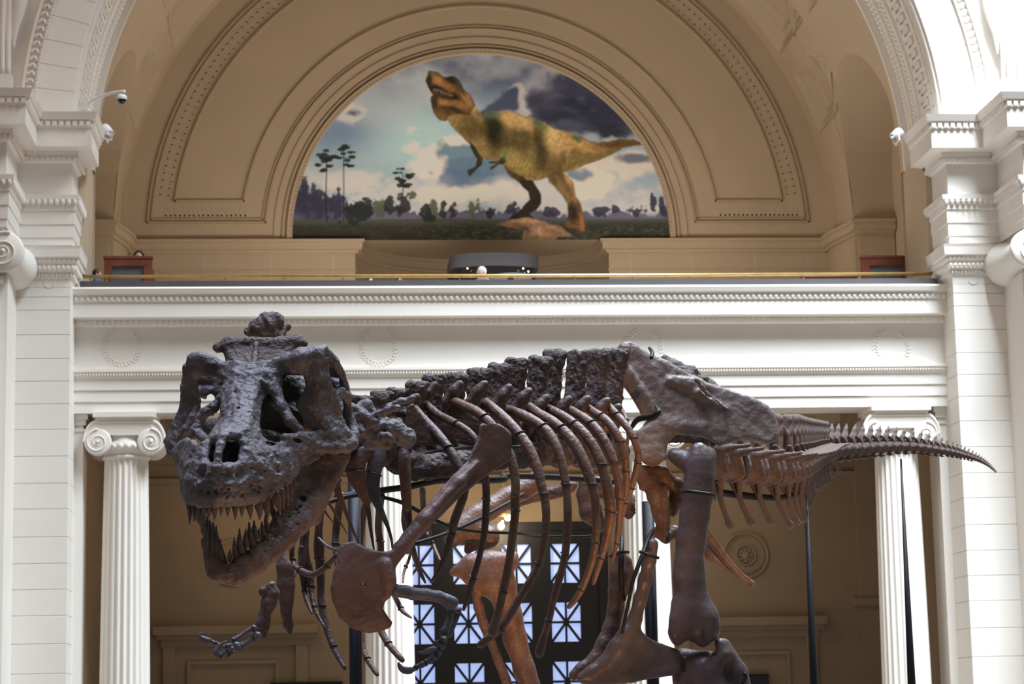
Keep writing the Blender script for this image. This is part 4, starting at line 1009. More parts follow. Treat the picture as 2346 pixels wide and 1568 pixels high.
nk.chain([(430, 800, 0, 70), (520, 860, 20, 85), (620, 900, 40, 95), (730, 920, 60, 90)], 30).chain([(740, 900, 60, 80), (850, 900, 90, 85), (960, 880, 130, 80), (1060, 880, 170, 80)], 24)
nk.noise(9, 80, 3, 33); nk.build('neck_vertebra', BM['spine'], dino)

# ------------------------------------------------------------------ ribs
def tube_bone(name, pts, material, parent=None, sides=12, wires=(), flat=None, sub=6, label=None, bumps=0.02):
    """pts: (frame, x, y, r, Y) along the bone"""
    Q = np.array([list(K(f, x, y, Y))+[rk(f, r, Y)] for f, x, y, r, Y in pts])
    C_ = catmull(Q, sub); P = C_[:, :3]; R_ = np.maximum(C_[:, 3], 0.002)
    R_ = R_*(1+bumps*np.sin(np.arange(len(R_))*1.7)+bumps*0.7*np.sin(np.arange(len(R_))*0.61+1))
    R_[0] *= 0.75; R_[-1] *= 0.8
    T0 = (P[0]-P[1]); T1 = P[-1]-P[-2]; T0 /= np.linalg.norm(T0); T1 /= np.linalg.norm(T1)
    P = np.vstack([P[0]+T0*R_[0]*0.6, P, P[-1]+T1*R_[-1]*0.5]); R_ = np.concatenate([[R_[0]*0.45], R_, [R_[-1]*0.5]])
    c = P.mean(0); v, f = tube_vf(P-c, R_, sides, flat)
    o = obj(name, mesh_data(name, v, f, material, True), parent or dino, Vector(c))
    if label: o['label'] = label
    for t in wires:
        i = int(t*(len(P)-3))+1; tg = P[i+1]-P[i]; tg /= np.linalg.norm(tg); a = np.cross(tg, [0.2, 0.9, 0.3]); a /= np.linalg.norm(a); b = np.cross(tg, a)
        if flat is None: ring_ = [P[i]-c+(a*math.cos(q)+b*math.sin(q))*R_[i]*1.12+tg*R_[i]*0.25*math.cos(q) for q in np.linspace(0, 2*math.pi, 15)]
        else:
            d = np.asarray(flat[0], float); d /= np.linalg.norm(d); ring_ = []
            for q in np.linspace(0, 2*math.pi, 15):
                e = a*math.cos(q)+b*math.sin(q); e = e-d*(e@d)*(1-flat[1]); ring_.append(P[i]-c+e*R_[i]*1.12+tg*R_[i]*0.2*math.cos(q))
        vv, ff = tube_vf(ring_, [0.0045]*15, 5); obj('wire_band', mesh_data('wire_band', vv, ff, M['wire'], True), o)
    return o
def rib(pts, Ys, bulge, material, wires=(0.15, 0.4, 0.65, 0.85), tip=-0.12, name='rib', **kw):
    n = len(pts); out = []
    for i, (f, x, y, r) in enumerate(pts):
        t = i/(n-1); out.append((f, x, y, r, Ys+bulge*math.sin(math.pi*t**0.85)+tip*t))
    return tube_bone(name, out, material, wires=wires, **kw)
R1, R2 = BM['rib'], BM['rib_dark']
LEFT = [
 [('C', 508, 575, 32), ('C', 515, 650, 48), ('C', 545, 720, 48), ('C', 552, 830, 46), ('C', 560, 1000, 42), ('C', 572, 1200, 34), ('C', 590, 1320, 22), ('D', 640, 440, 20), ('D', 690, 640, 17), ('D', 752, 792, 9)],
 [('C', 610, 455, 22), ('C', 680, 550, 30), ('C', 780, 660, 34), ('C', 860, 760, 36), ('C', 920, 860, 35), ('C', 965, 960, 33), ('C', 985, 1090, 32), ('D', 980, 300, 34), ('D', 945, 450, 30), ('D', 900, 600, 25), ('D', 840, 720, 18), ('D', 795, 788, 10)],
 [('C', 695, 445, 26), ('C', 790, 530, 30), ('C', 880, 578, 31), ('C', 940, 610, 30), ('C', 1020, 665, 28), ('C', 1075, 740, 28), ('C', 1125, 900, 28), ('D', 1218, 60, 30), ('D', 1218, 200, 30), ('D', 1205, 400, 27), ('D', 1165, 600, 24), ('D', 1120, 750, 26), ('D', 1085, 870, 24), ('D', 1045, 1000, 14)],
 [('C', 890, 425, 32), ('C', 980, 468, 34), ('C', 1060, 508, 37), ('C', 1140, 570, 38), ('C', 1230, 680, 37), ('C', 1315, 840, 37), ('C', 1350, 1000, 34), ('C', 1348, 1150, 34), ('D', 1440, 270, 34), ('D', 1415, 480, 33), ('D', 1390, 660, 33), ('D', 1350, 850, 34), ('D', 1310, 1030, 33), ('D', 1265, 1180, 46)],
 [('C', 1115, 430, 32), ('C', 1190, 490, 38), ('C', 1290, 580, 40), ('C', 1380, 680, 40), ('C', 1450, 780, 40), ('C', 1502, 900, 38), ('C', 1535, 1030, 36), ('G', 330, 150, 35), ('G', 340, 300, 33), ('G', 325, 450, 32), ('G', 290, 620, 30), ('G', 220, 770, 31), ('G', 125, 925, 33), ('D', 1350, 1110, 34), ('D', 1250, 1205, 32), ('D', 1165, 1275, 30)],
 [('E', 20, 560, 34), ('E', 90, 580, 40), ('E', 190, 625, 42), ('E', 280, 680, 40), ('E', 345, 745, 38), ('E', 392, 830, 36), ('E', 432, 950, 34), ('E', 455, 1080, 32), ('G', 500, 130, 33), ('G', 505, 270, 34), ('G', 500, 420, 33), ('G', 480, 600, 30), ('G', 440, 760, 30), ('G', 395, 920, 28), ('G', 360, 1080, 27), ('G', 315, 1230, 33), ('G', 283, 1345, 40)],
 [('E', 180, 525, 30), ('E', 260, 590, 39), ('E', 360, 650, 42), ('E', 450, 725, 42), ('E', 530, 825, 43), ('E', 592, 950, 42), ('E', 640, 1080, 38), ('G', 712, 130, 37), ('G', 722, 270, 33), ('G', 722, 400, 31), ('G', 705, 560, 30), ('G', 670, 690, 28), ('G', 620, 820, 26), ('G', 565, 915, 24), ('G', 510, 980, 20)],
 [('E', 280, 532, 28), ('E', 380, 578, 36), ('E', 480, 640, 38), ('E', 580, 722, 38), ('E', 652, 820, 38), ('E', 702, 920, 40), ('E', 740, 1040, 40), ('G', 820, 130, 44), ('G', 834, 240, 44), ('G', 815, 390, 35), ('G', 782, 530, 28), ('G', 742, 660, 24), ('G', 700, 800, 17)],
 [('E', 440, 532, 26), ('E', 540, 592, 34), ('E', 640, 662, 36), ('E', 722, 762, 36), ('E', 782, 880, 35), ('E', 820, 1000, 32), ('E', 842, 1120, 32), ('G', 905, 190, 31), ('G', 893, 380, 24), ('G', 872, 530, 17), ('G', 842, 640, 8)],
 [('E', 570, 510, 26), ('E', 650, 572, 31), ('E', 740, 632, 33), ('E', 802, 702, 32), ('E', 852, 792, 30), ('E', 882, 880, 28), ('E', 893, 1000, 28), ('E', 895, 1100, 26), ('E', 882, 1250, 21), ('E', 862, 1340, 13)],
 [('E', 730, 500, 26), ('E', 790, 562, 30), ('E', 862, 642, 30), ('E', 922, 722, 28), ('E', 962, 812, 26), ('E', 980, 905, 26), ('E', 962, 1010, 26), ('E', 930, 1120, 24), ('E', 890, 1250, 19)],
 [('E', 840, 540, 22), ('E', 880, 602, 17), ('E', 903, 680, 12), ('E', 902, 800, 12), ('E', 882, 920, 9)],
]
for i, pts in enumerate(LEFT):
    f, x, y, r = pts[0]; Ys = spY(FR[f][0]+x/FR[f][2])-0.06
    wires = (0.2, 0.45, 0.68, 0.88) if i > 3 else ((0.3, 0.7) if i < 2 else (0.22, 0.6, 0.85))
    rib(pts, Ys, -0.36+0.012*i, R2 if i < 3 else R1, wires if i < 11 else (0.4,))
# webbed heads joining the first ribs to the spine
for poly, Yr, nm in (([(570, 480), (610, 450), (700, 560), (800, 690), (860, 760), (740, 755), (590, 750), (555, 620)], 12.35, 'rib_head'), ([(680, 440), (720, 460), (900, 590), (1060, 720), (1040, 740), (860, 690), (760, 640)], 12.7, 'rib_head'),
                     ([(880, 420), (940, 440), (1130, 600), (1120, 640), (990, 620), (870, 540)], 13.0, 'rib_head'), ([(1100, 440), (1180, 480), (1250, 600), (1180, 610), (1100, 520)], 13.4, 'rib_head')):
    xs_ = [p[0] for p in poly]; ys_ = [p[1] for p in poly]
    pl = Field('C', Yr, (min(xs_)-50, min(ys_)-50, -70), (max(xs_)+50, max(ys_)+50, 70), 9)
    pl.slab(poly, 0.0, 16, 8); pl.noise(3, 90, 2, 4); pl.build(nm, BM['rib_dark'], dino)
for q, (x, y) in enumerate([(180, 505), (280, 515), (445, 520), (585, 500), (735, 490)]):        # knobs where the ribs meet the spine
    pl = Field('E', spY(1150+x/3.136)-0.02, (x-150, y-60, -110), (x+140, y+220, 110), 9)
    pl.chain([(x, y+8, 0, 18), (x-20, y+60, 10, 40), (x-70, y+110, 30, 40)], 18).tri((x-10, y+20, 0), (x-90, y+70, 20), (x+40, y+90, 0), 20, 16); pl.noise(4, 60, 2, q); pl.build('rib_head', R1, dino)
# far-side ribs
RIGHT = [
 ([('B', 1175, 250, 26), ('B', 1160, 400, 29), ('B', 1150, 520, 28), ('B', 1152, 610, 38), ('B', 1158, 720, 33), ('B', 1166, 840, 29), ('B', 1165, 960, 27), ('B', 1185, 1090, 27), ('B', 1215, 1210, 25), ('B', 1252, 1310, 22), ('B', 1292, 1390, 20), ('B', 1335, 1465, 15)], 12.6),
 ([('B', 1060, 480, 30), ('B', 1050, 600, 33), ('B', 1055, 700, 36), ('B', 1082, 800, 36), ('B', 1096, 880, 25), ('B', 1106, 970, 18), ('B', 1132, 1070, 15), ('B', 1195, 1180, 10)], 12.5),
 ([('B', 1032, 620, 24), ('B', 1036, 760, 27), ('B', 1050, 900, 18), ('B', 1062, 975, 17), ('B', 1104, 1080, 9)], 12.5),
 ([('B', 985, 520, 22), ('B', 965, 640, 20), ('B', 975, 740, 16), ('B', 985, 820, 11)], 12.6),
 ([('B', 1310, 250, 28), ('B', 1290, 360, 29), ('B', 1272, 500, 27), ('B', 1268, 600, 26), ('B', 1290, 760, 24), ('B', 1340, 900, 22)], 12.9),
 ([('D', 330, 120, 28), ('D', 280, 240, 30), ('D', 255, 400, 30), ('D', 245, 560, 28), ('D', 240, 900, 26), ('D', 260, 1200, 24), ('D', 285, 1330, 22), ('D', 330, 1415, 22), ('D', 385, 1500, 19)], 13.2),
 ([('D', 420, 100, 27), ('D', 398, 250, 28), ('D', 392, 380, 28), ('D', 410, 530, 27), ('D', 390, 800, 26), ('D', 400, 1100, 27), ('D', 440, 1215, 27), ('D', 500, 1300, 25), ('D', 580, 1390, 23)], 13.5),
 ([('D', 610, 150, 24), ('D', 590, 270, 24), ('D', 600, 380, 22), ('D', 660, 560, 18), ('D', 700, 690, 16), ('D', 750, 790, 8)], 13.6),
 ([('D', 640, 520, 12), ('D', 630, 600, 12), ('D', 590, 700, 11), ('D', 580, 790, 7)], 13.4),
 ([('D', 500, 860, 20), ('D', 540, 940, 20), ('D', 580, 1010, 17), ('D', 645, 1060, 8)], 13.6),
 ([('D', 770, 330, 14), ('D', 790, 430, 16), ('D', 820, 520, 15), ('D', 865, 620, 12)], 13.9),
 ([('D', 730, 60, 24), ('D', 735, 200, 24), ('D', 745, 330, 20), ('D', 770, 430, 14)], 13.9),
]
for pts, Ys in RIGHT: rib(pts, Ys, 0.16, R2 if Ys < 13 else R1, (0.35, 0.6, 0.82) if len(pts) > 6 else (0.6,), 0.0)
# neck ribs: flat triangular plates drawn out into thin rods
for pts, Yr, m_ in (([(290, 770, 0, 30), (215, 865, 0, 72), (205, 965, 0, 70), (250, 1090, 0, 42), (290, 1200, 0, 21), (310, 1350, 0, 14), (336, 1510, 0, 7)], 12.05, R2),
                    ([(412, 742, 0, 28), (362, 850, 0, 60), (330, 960, 0, 56), (332, 1080, 0, 50), (372, 1200, 0, 30), (430, 1330, 0, 16), (460, 1430, 0, 11), (468, 1500, 0, 8)], 12.2, BM['cast']),
                    ([(70, 850, 0, 30), (62, 960, 0, 40), (68, 1060, 0, 30), (112, 1180, 0, 19), (162, 1310, 0, 13), (220, 1455, 0, 6)], 11.9, R2),
                    ([(-20, 1120, 0, 10), (60, 1250, 0, 10), (142, 1392, 0, 4)], 11.8, R2), ([(-60, 1160, 0, 10), (-10, 1240, 0, 9), (40, 1310, 0, 4)], 11.75, R2)):
    Q = [('C', x, y, r, Yr+w) for x, y, w, r in pts]
    tube_bone('neck_rib', Q, m_, sides=12, flat=((0.3, 1.0, 0.1), 0.35), wires=(0.3,) if len(pts) > 4 else (), sub=5)

# ------------------------------------------------------------------ shoulder blades, wishbone, arms
sc = Field('D', 11.98, (-20, -440, -330), (1420, 1240, 420), 11)
bl_up = [(1098, 606), (1076, 715), (1000, 870), (870, 1000), (700, 1200), (560, 1380), (480, 1490)]
bl_lo = [(575, 1545), (640, 1450), (760, 1320), (900, 1180), (1000, 1085), (1150, 966), (1290, 880), (1376, 812), (1366, 735), (1312, 655), (1238, 600), (1165, 580)]
c2d = lambda x, y: ((750+x/3.136-750)*3.35, (780+y/3.136-1100)*3.35)
blade = [c2d(*p) for p in bl_up+bl_lo]
wblade = lambda X, Y: (X-260)*0.50-140+0*Y
sc.slab(blade, wblade, 30, 10)
sc.chain([(c2d(1080, 880)[0], c2d(1080, 880)[1], 240, 16), (c2d(950, 1020)[0], c2d(950, 1020)[1], 165, 44), (c2d(700, 1290)[0], c2d(700, 1290)[1], 40, 48), (c2d(520, 1500)[0], c2d(520, 1500)[1], -40, 56)], 44, ws=1.0)
cor = [(80, 525), (110, 482), (200, 466), (262, 500), (370, 545), (470, 552), (540, 520), (600, 560), (572, 600), (522, 680), (528, 750), (490, 790), (478, 880), (440, 940), (430, 990), (470, 1060), (500, 1090), (488, 1130), (420, 1165), (310, 1180), (180, 1140), (90, 1060), (40, 950), (20, 830), (40, 720), (72, 640), (70, 580)]
sc.slab(cor, lambda X, Y: -150+((X-250)/250.0)**2*40+((Y-820)/350.0)**2*50, 26, 24)
sc.chain([(440, 660, -130, 60), (470, 780, -140, 55), (460, 880, -140, 34)], 26)
sc.seg((276, 800, -400), (276, 800, 200), 14, 14, 5, True)
sc.noise(3, 160, 3, 12)
sc.relax = 3; sc.build('shoulder_blade', BM['blade'], dino, 'long brown shoulder blade with a rounded coracoid plate')
rs = Field('H', 12.55, (1120, 60, -220), (1680, 980, 300), 12)
rs.chain([(1420, 110, 0, 50), (1450, 230, 0, 82), (1460, 400, 0, 90), (1470, 560, 0, 74), (1470, 700, 0, 55), (1490, 820, 20, 50), (1506, 895, 30, 30)], 30, ws=1.5)
rs.chain([(1520, 250, 0, 40), (1530, 420, 0, 30), (1510, 620, 0, 30)], 20).chain([(1515, 780, 20, 18), (1520, 840, 20, 20)], 10); rs.seg((1440, 480, -200), (1440, 480, 60), 14, 10, 6, True); rs.noise(2.5, 160, 2, 14)
rs.build('shoulder_blade', BM['blade'], dino)
tube_bone('wishbone', [('H', 1545, 205, 22, 12.5), ('H', 1600, 250, 32, 12.45), ('H', 1680, 290, 36, 12.4), ('H', 1760, 300, 34, 12.35), ('H', 1860, 240, 32, 12.3), ('H', 1930, 170, 28, 12.25), ('H', 1990, 100, 18, 12.2)], R2, wires=(0.2, 0.75))
tube_bone('wishbone_rod', [('H', 1800, -80, 12, 12.4), ('H', 1880, 0, 16, 12.35), ('H', 1960, 40, 16, 12.3), ('H', 2040, 60, 12, 12.25)], BM['cast'])
# far arm
ar = Field('H', 12.3, (1080, 360, -170), (1440, 1000, 170), 10)
ar.chain([(1240, 480, 0, 60), (1320, 420, 0, 46), (1330, 500, 0, 70), (1290, 600, 0, 80), (1250, 700, 0, 58), (1215, 800, 0, 66), (1200, 880, 0, 66), (1230, 930, 0, 30)], 26).chain([(1290, 760, 0, 24), (1262, 850, 0, 32), (1235, 940, 0, 28)], 16); ar.noise(2.5, 100, 2, 15)
ar.build('upper_arm', BM['rib_dark'], dino)
CB = BM['cast']
def hp(l, Y): return [('H', x, y, r, Y) for x, y, r in l]
tube_bone('forearm', hp([(1150, 850, 34), (1080, 880, 24), (1010, 930, 22), (940, 975, 30), (915, 1000, 28)], 12.05), CB, wires=(0.1, 0.85))
tube_bone('forearm', hp([(1190, 920, 44), (1130, 960, 34), (1060, 1010, 30), (1000, 1040, 38), (960, 1060, 44)], 12.05), CB, wires=(0.25, 0.8))
tube_bone('hand_bone', hp([(950, 1010, 30), (965, 1060, 36), (980, 1090, 22)], 12.0), CB)
for l in ([(920, 1060, 24), (860, 1090, 22), (810, 1115, 26)], [(900, 1030, 20), (850, 1040, 18), (820, 1050, 20)], [(800, 1035, 18), (740, 1010, 16), (690, 990, 20)], [(690, 990, 17), (665, 1000, 16)], [(930, 1100, 14), (880, 1130, 16), (850, 1160, 10)], [(830, 1110, 22), (790, 1140, 30), (760, 1160, 16)]):
    tube_bone('finger_bone', hp(l, 11.95), CB, wires=(0.5,) if len(l) > 2 else ())
def claw(l, Y, frame='H', m=CB): return tube_bone('claw', [(frame, x, y, r, Y) for x, y, r in l], m, bumps=0.0, flat=((0.2, 1, 0), 0.6))
claw([(690, 980, 22), (650, 985, 34), (610, 970, 32), (580, 940, 20), (585, 915, 10), (618, 906, 4)], 11.9); claw([(770, 1140, 30), (745, 1110, 32), (765, 1060, 24), (810, 1015, 16), (858, 985, 4)], 11.9)
# near arm
na = Field('D', 11.95, (450, 740, -160), (1060, 1040, 160), 9)
na.chain([(505, 815, 0, 30), (520, 850, 0, 46), (600, 855, 0, 44), (660, 875, 0, 48), (760, 880, 10, 46), (850, 895, 20, 44), (920, 925, 30, 46), (965, 945, 30, 42)], 24).chain([(960, 930, 30, 40), (940, 970, 30, 34)], 18).chain([(560, 880, -20, 26), (640, 895, -20, 24)], 16); na.noise(2, 110, 2, 16)
na.relax = 5; na.build('upper_arm', CB, dino, 'slate grey upper arm bone')
def dp(l, Y): return [('D', x, y, r, Y) for x, y, r in l]
tube_bone('forearm', dp([(955, 975, 36), (945, 1040, 28), (925, 1110, 28), (900, 1165, 34), (885, 1205, 26)], 12.15), CB, wires=(0.15, 0.8))
tube_bone('forearm', dp([(1025, 985, 14), (1000, 1010, 32), (985, 1070, 22), (955, 1140, 24), (925, 1200, 28)], 12.2), CB, wires=(0.35,))
for l in ([(895, 1215, 32), (880, 1250, 28), (870, 1290, 36)], [(850, 1240, 24), (835, 1290, 26), (810, 1300, 20)], [(860, 1310, 32), (835, 1345, 26), (805, 1375, 30)], [(800, 1380, 26), (755, 1405, 22), (715, 1425, 26)], [(715, 1425, 22), (680, 1440, 20), (652, 1462, 18)]):
    tube_bone('finger_bone', dp(l, 12.0), CB, wires=(0.5,))
claw([(830, 1295, 22), (780, 1310, 24), (735, 1325, 13), (686, 1322, 3)], 11.95, 'D'); claw([(655, 1460, 24), (610, 1465, 28), (570, 1450, 24), (548, 1415, 12), (552, 1400, 4)], 11.95, 'D')

# ------------------------------------------------------------------ pelvis
pv = Field('E', 15.55, (720, 40, -420), (2140, 1040, 500), 13)
wil = lambda X, Y: (X-1400)*0.42+((Y-330)/300.0)*(-60)
il = [(765, 210), (800, 130), (870, 72), (930, 70), (985, 112), (1060, 150), (1150, 192), (1300, 272), (1400, 322), (1480, 372), (1568, 395), (1700, 440), (1800, 470), (1900, 520), (1960, 590), (1985, 670), (1985, 745), (1960, 790), (1900, 808), (1830, 785), (1740, 765), (1640, 800), (1560, 830), (1480, 770), (1400, 735), (1250, 745), (1190, 800), (1185, 920), (1080, 945), (985, 925), (960, 720), (1010, 690), (1120, 640), (1100, 585), (1045, 610), (1005, 600), (950, 500), (880, 390), (790, 280)]
pv.slab(il, wil, 34, 16)
pv.chain([(880, 130, -260, 50), (850, 220, -270, 42), (900, 320, -250, 46), (980, 430, -220, 50), (1045, 560, -200, 40)], 40, ws=1.4)
pv.chain([(1550, 520, 60, 40), (1750, 620, 150, 50), (1900, 690, 200, 46)], 60)
pv.chain([(1180, 660, -160, 46), (1400, 690, -60, 50), (1650, 730, 60, 46), (1850, 760, 160, 40)], 40)
pv.chain([(1080, 690, -160, 70), (1080, 800, -150, 90), (1080, 890, -140, 84)], 40)
pv.chain([(1390, 340, -140, 14), (1480, 450, -100, 16), (1620, 560, -40, 14)], 12)
pv.tri((1200, 350, -130), (1400, 430, -60), (1380, 350, -60), 26, 20).tri((1400, 440, -80), (1620, 560, 20), (1520, 520, -20), 24, 16)
for c in ([(1490, 560, -200, 8), (1620, 520, -100, 6)], [(1700, 560, -60, 6), (1790, 640, 10, 6)], [(1640, 480, -100, 5), (1760, 520, -40, 5)], [(1850, 600, 40, 5), (1950, 640, 80, 5)], [(1160, 560, -220, 6), (1130, 640, -220, 5)]): pv.chain(c, 5, True)
pv.noise(4, 200, 2, 17); pv.noise(3, 60, 2, 37)
pv.build('hip_bone', BM['hip'], dino, 'broad weathered hip blade')
sa = Field('E', 16.2, (1080, 120, -200), (2080, 800, 260), 14)
sa.chain([(1180, 240, -60, 70), (1350, 330, 0, 70), (1500, 420, 60, 60), (1700, 560, 120, 60)], 40).chain([(1250, 700, 0, 130), (1500, 760, 60, 110)], 40).noise(9, 100, 3, 18)
sa.build('sacrum', BM['spine'], dino)
pb = Field('E', 15.5, (900, 950, -260), (1560, 1620, 260), 11)
pb.quad((980, 1000, -60), (1170, 1000, -60), (1220, 1090, -30), (1010, 1110, -60), 34, 24); pb.chain([(1060, 1060, -60, 70), (1110, 1160, -60, 70), (1140, 1300, -50, 64), (1160, 1420, -40, 50)], 30)
pb.chain([(1180, 1060, -40, 50), (1260, 1100, -20, 46), (1250, 1220, 0, 50), (1230, 1300, 20, 34)], 24).chain([(1170, 1120, -100, 18), (1190, 1300, -100, 16), (1170, 1460, -80, 14)], 14).chain([(1100, 1440, -20, 34), (1180, 1490, -10, 34), (1240, 1440, 60, 50)], 20)
pb.noise(4, 130, 2, 19); pb.build('pubis_head', BM['rib'], dino)
ft = Field('E', 15.9, (520, 1000, -260), (960, 1500, 260), 12)
ft.chain([(600, 1080, 0, 50), (600, 1180, 0, 60), (640, 1300, 0, 80), (700, 1380, 0, 50)], 30).chain([(880, 1160, 0, 40), (940, 1240, 0, 50), (910, 1310, 0, 40)], 20).chain([(680, 1120, 0, 80), (820, 1150, 0, 60)], 30).noise(3, 120, 2, 21)
ft.build('hip_bone', BM['rib_dark'], dino)
# near thigh bone
fm_ = Field('G', 15.3, (1180, -340, -340), (1760, 1360, 340), 13)
e2g = lambda x, y: ((1150+x/3.136-1150)*3.35, (760+y/3.136-1100)*3.35)
tx, ty = e2g(1410, 850)
fm_.chain([(tx, ty, 0, 66), (tx+15, ty+80, 0, 100), (tx+10, ty+200, 0, 112), (1505, 100, 0, 118), (1480, 280, 0, 114), (1450, 460, 0, 114), (1435, 620, 0, 114), (1435, 760, 0, 122), (1450, 880, 0, 132)], 40, ws=1.15)
hx, hy = e2g(1240, 890); fm_.chain([(hx, hy, 60, 62), (hx+60, hy+30, 40, 70), (tx-40, hy+80, 20, 80)], 36)
hx, hy = e2g(1500, 880); fm_.chain([(hx, hy, 30, 50), (hx, hy+120, 30, 40)], 36)
fm_.chain([(1400, 960, 0, 110), (1360, 1080, -30, 78), (1350, 1180, -30, 72), (1350, 1230, 0, 56)], 36).chain([(1500, 960, 0, 112), (1560, 1060, -20, 104), (1570, 1150, -20, 100), (1540, 1220, 0, 74)], 36)
fm_.chain([(1450, 1000, -10, 110), (1455, 1100, 0, 104), (1450, 1160, 10, 80)], 40); fm_.chain([(1412, 1130, -150, 8), (1425, 1190, -150, 14), (1445, 1260, -120, 20)], 14, True); fm_.chain([(1460, 1010, -130, 6), (1530, 970, -150, 7), (1640, 1050, -130, 6)], 6, True); fm_.chain([(1440, 915, -170, 4), (1540, 905, -160, 4)], 4, True)
fm_.noise(2.5, 200, 2, 22)
fm_.relax = 12
thigh = fm_.build('thigh_bone', BM['leg'], dino, 'thick vertical thigh bone')
# near shin: tibia, fibula, foot
tb = Field('P', 15.35, (1470, 1440, -140), (1900, 2040, 200), 6)
tb.chain([(1565, 1520, 20, 34), (1620, 1535, 0, 40), (1640, 1590, 0, 40), (1690, 1700, 20, 34), (1760, 1830, 50, 32), (1775, 1860, 50, 36)], 14).chain([(1650, 1475, -20, 14), (1658, 1500, -20, 18), (1640, 1535, -20, 16)], 8).chain([(1660, 1480, -10, 15), (1690, 1540, 0, 22), (1715, 1620, 10, 20), (1770, 1830, 40, 14)], 10)
tb.chain([(1580, 1560, 10, 40), (1610, 1590, 10, 30)], 14).noise(1.0, 60, 2, 23)
tb.build('shin_bone', BM['leg'], dino)
def foot(x, y, Y, d):
    for q, (dx, dy, dY) in enumerate(((-70, 120, -0.25), (-10, 128, -0.38), (50, 124, -0.2))):
        tube_bone('foot_bone', [('P', x, y, 20, Y), ('P', x+dx*0.15, y+dy*0.5, 16, Y-0.05), ('P', x+dx*0.3, y+dy*0.9, 18, Y-0.1)], BM['leg'])
        tube_bone('toe_bone', [('P', x+dx*0.3, y+dy*0.95, 16, Y-0.12), ('P', x+dx*0.9, y+dy*1.25, 14, Y+dY), ('P', x+dx*1.3, y+dy*1.35, 9, Y+dY*1.5), ('P', x+dx*1.5, y+dy*1.45, 3, Y+dY*1.8)], BM['leg'])
foot(1770, 1870, 15.55, 1)
# far leg: thigh swung forward, shin and fibula
fl = Field('D', 15.2, (840, -80, -420), (1640, 640, 560), 14)
fl.chain([(1700, -40, 330, 90), (1500, 70, 220, 80), (1380, 140, 120, 82), (1240, 220, 40, 84), (1130, 290, -20, 92), (1060, 350, -60, 100)], 36).chain([(1010, 400, -100, 84), (960, 450, -120, 66), (960, 480, -110, 50)], 30).chain([(1120, 390, -60, 90), (1230, 440, -60, 90), (1180, 490, -60, 66)], 30).chain([(1080, 540, -70, 40), (1100, 500, -70, 50)], 24)
fl.noise(2.5, 160, 2, 24); fl.relax = 8; fl.build('thigh_bone', BM['rib'], dino, 'thigh bone swung forward behind the ribs')
tube_bone('thigh_shaft', [('E', 520, 1100, 40, 15.7), ('E', 400, 1150, 50, 15.75), ('E', 250, 1180, 45, 15.75), ('E', 130, 1220, 40, 15.7), ('E', 60, 1260, 30, 15.6)], BM['rib_dark'])
tl = Field('D', 15.0, (880, 500, -320), (1860, 2900, 420), 16)
tl.chain([(1080, 640, -60, 60), (1020, 690, -60, 50), (960, 715, -60, 34)], 36).chain([(1120, 640, -60, 80), (1250, 650, -40, 110), (1400, 620, -20, 70), (1430, 580, -10, 40)], 40).chain([(1120, 740, -60, 90), (1260, 770, -40, 130), (1350, 800, 0, 110)], 50)
tl.chain([(1340, 860, 0, 110), (1400, 1040, 20, 96), (1440, 1220, 40, 88), (1510, 1450, 60, 84), (1620, 1760, 100, 78), (1760, 2200, 160, 80), (1780, 2320, 160, 90)], 40)
tl.chain([(1130, 860, -80, 30), (1160, 980, -70, 44), (1190, 1090, -60, 42), (1250, 1230, -40, 40), (1310, 1380, -20, 40), (1370, 1530, 0, 42), (1600, 2100, 100, 34)], 14)
tl.noise(2.5, 180, 2, 25); tl.relax = 8; tl.build('shin_bone', BM['rib'], dino, 'lit orange-brown shin behind the ribs')
foot(1290, 1810, 15.5, 1)
# pubis: the two long shafts with their boot, hanging below the hips
def pubis(off, Yr, pts, m_, seed):
    f_ = Field('G', Yr, (480, 380, -260), (1460, 1640, 320), 12)
    f_.relax = 8; f_.chain(pts, 36); f_.noise(2, 160, 2, seed); return f_, m_
f_, _ = pubis(0, 15.2, [(1155, 495, 0, 50), (1130, 620, 0, 52), (1095, 780, 0, 50), (1060, 920, 0, 50), (1020, 1070, -10, 54), (960, 1190, -20, 70), (900, 1300, -20, 90), (820, 1410, -30, 80), (700, 1490, -40, 66), (620, 1520, -40, 50)], BM['leg'], 26)
f_.tri((1020, 1150, 0), (1080, 1220, 20), (900, 1480, 0), 36, 40).tri((1080, 1230, 20), (1350, 1330, 120), (1340, 1450, 120), 30, 30).tri((1080, 1230, 20), (1340, 1450, 120), (900, 1480, 0), 34, 30); f_.chain([(700, 1530, -30, 60), (1000, 1510, 20, 46), (1340, 1460, 110, 40)], 30)
f_.build('pubis', BM['leg'], dino, 'dark curved pubis shaft flaring into a boot')
f_, _ = pubis(0, 15.6, [(890, 580, 0, 62), (905, 720, 0, 78), (890, 850, 0, 72), (870, 1000, 0, 60), (840, 1130, 0, 62), (790, 1270, -20, 70), (720, 1380, -30, 60), (620, 1450, -40, 50), (550, 1500, -50, 44)], BM['rib_dark'], 27)
f_.chain([(960, 620, 0, 40), (985, 720, 0, 34), (960, 850, 0, 30)], 20); f_.build('pubis', BM['rib_dark'], dino)
# ischium rods behind the thigh
tube_bone('ischium', [('T', 20, 960, 36, 16.0), ('T', 100, 1070, 34, 16.05), ('T', 190, 1190, 28, 16.1), ('T', 290, 1300, 24, 16.15), ('T', 350, 1350, 26, 16.2), ('T', 395, 1385, 26, 16.2)], R1, flat=((0.3, 1, 0), 0.7))
tube_bone('ischium', [('T', 20, 1080, 60, 16.2), ('T', 90, 1150, 60, 16.2), ('T', 170, 1220, 40, 16.25), ('T', 250, 1295, 18, 16.3)], R1, flat=((0.3, 1, 0), 0.4))

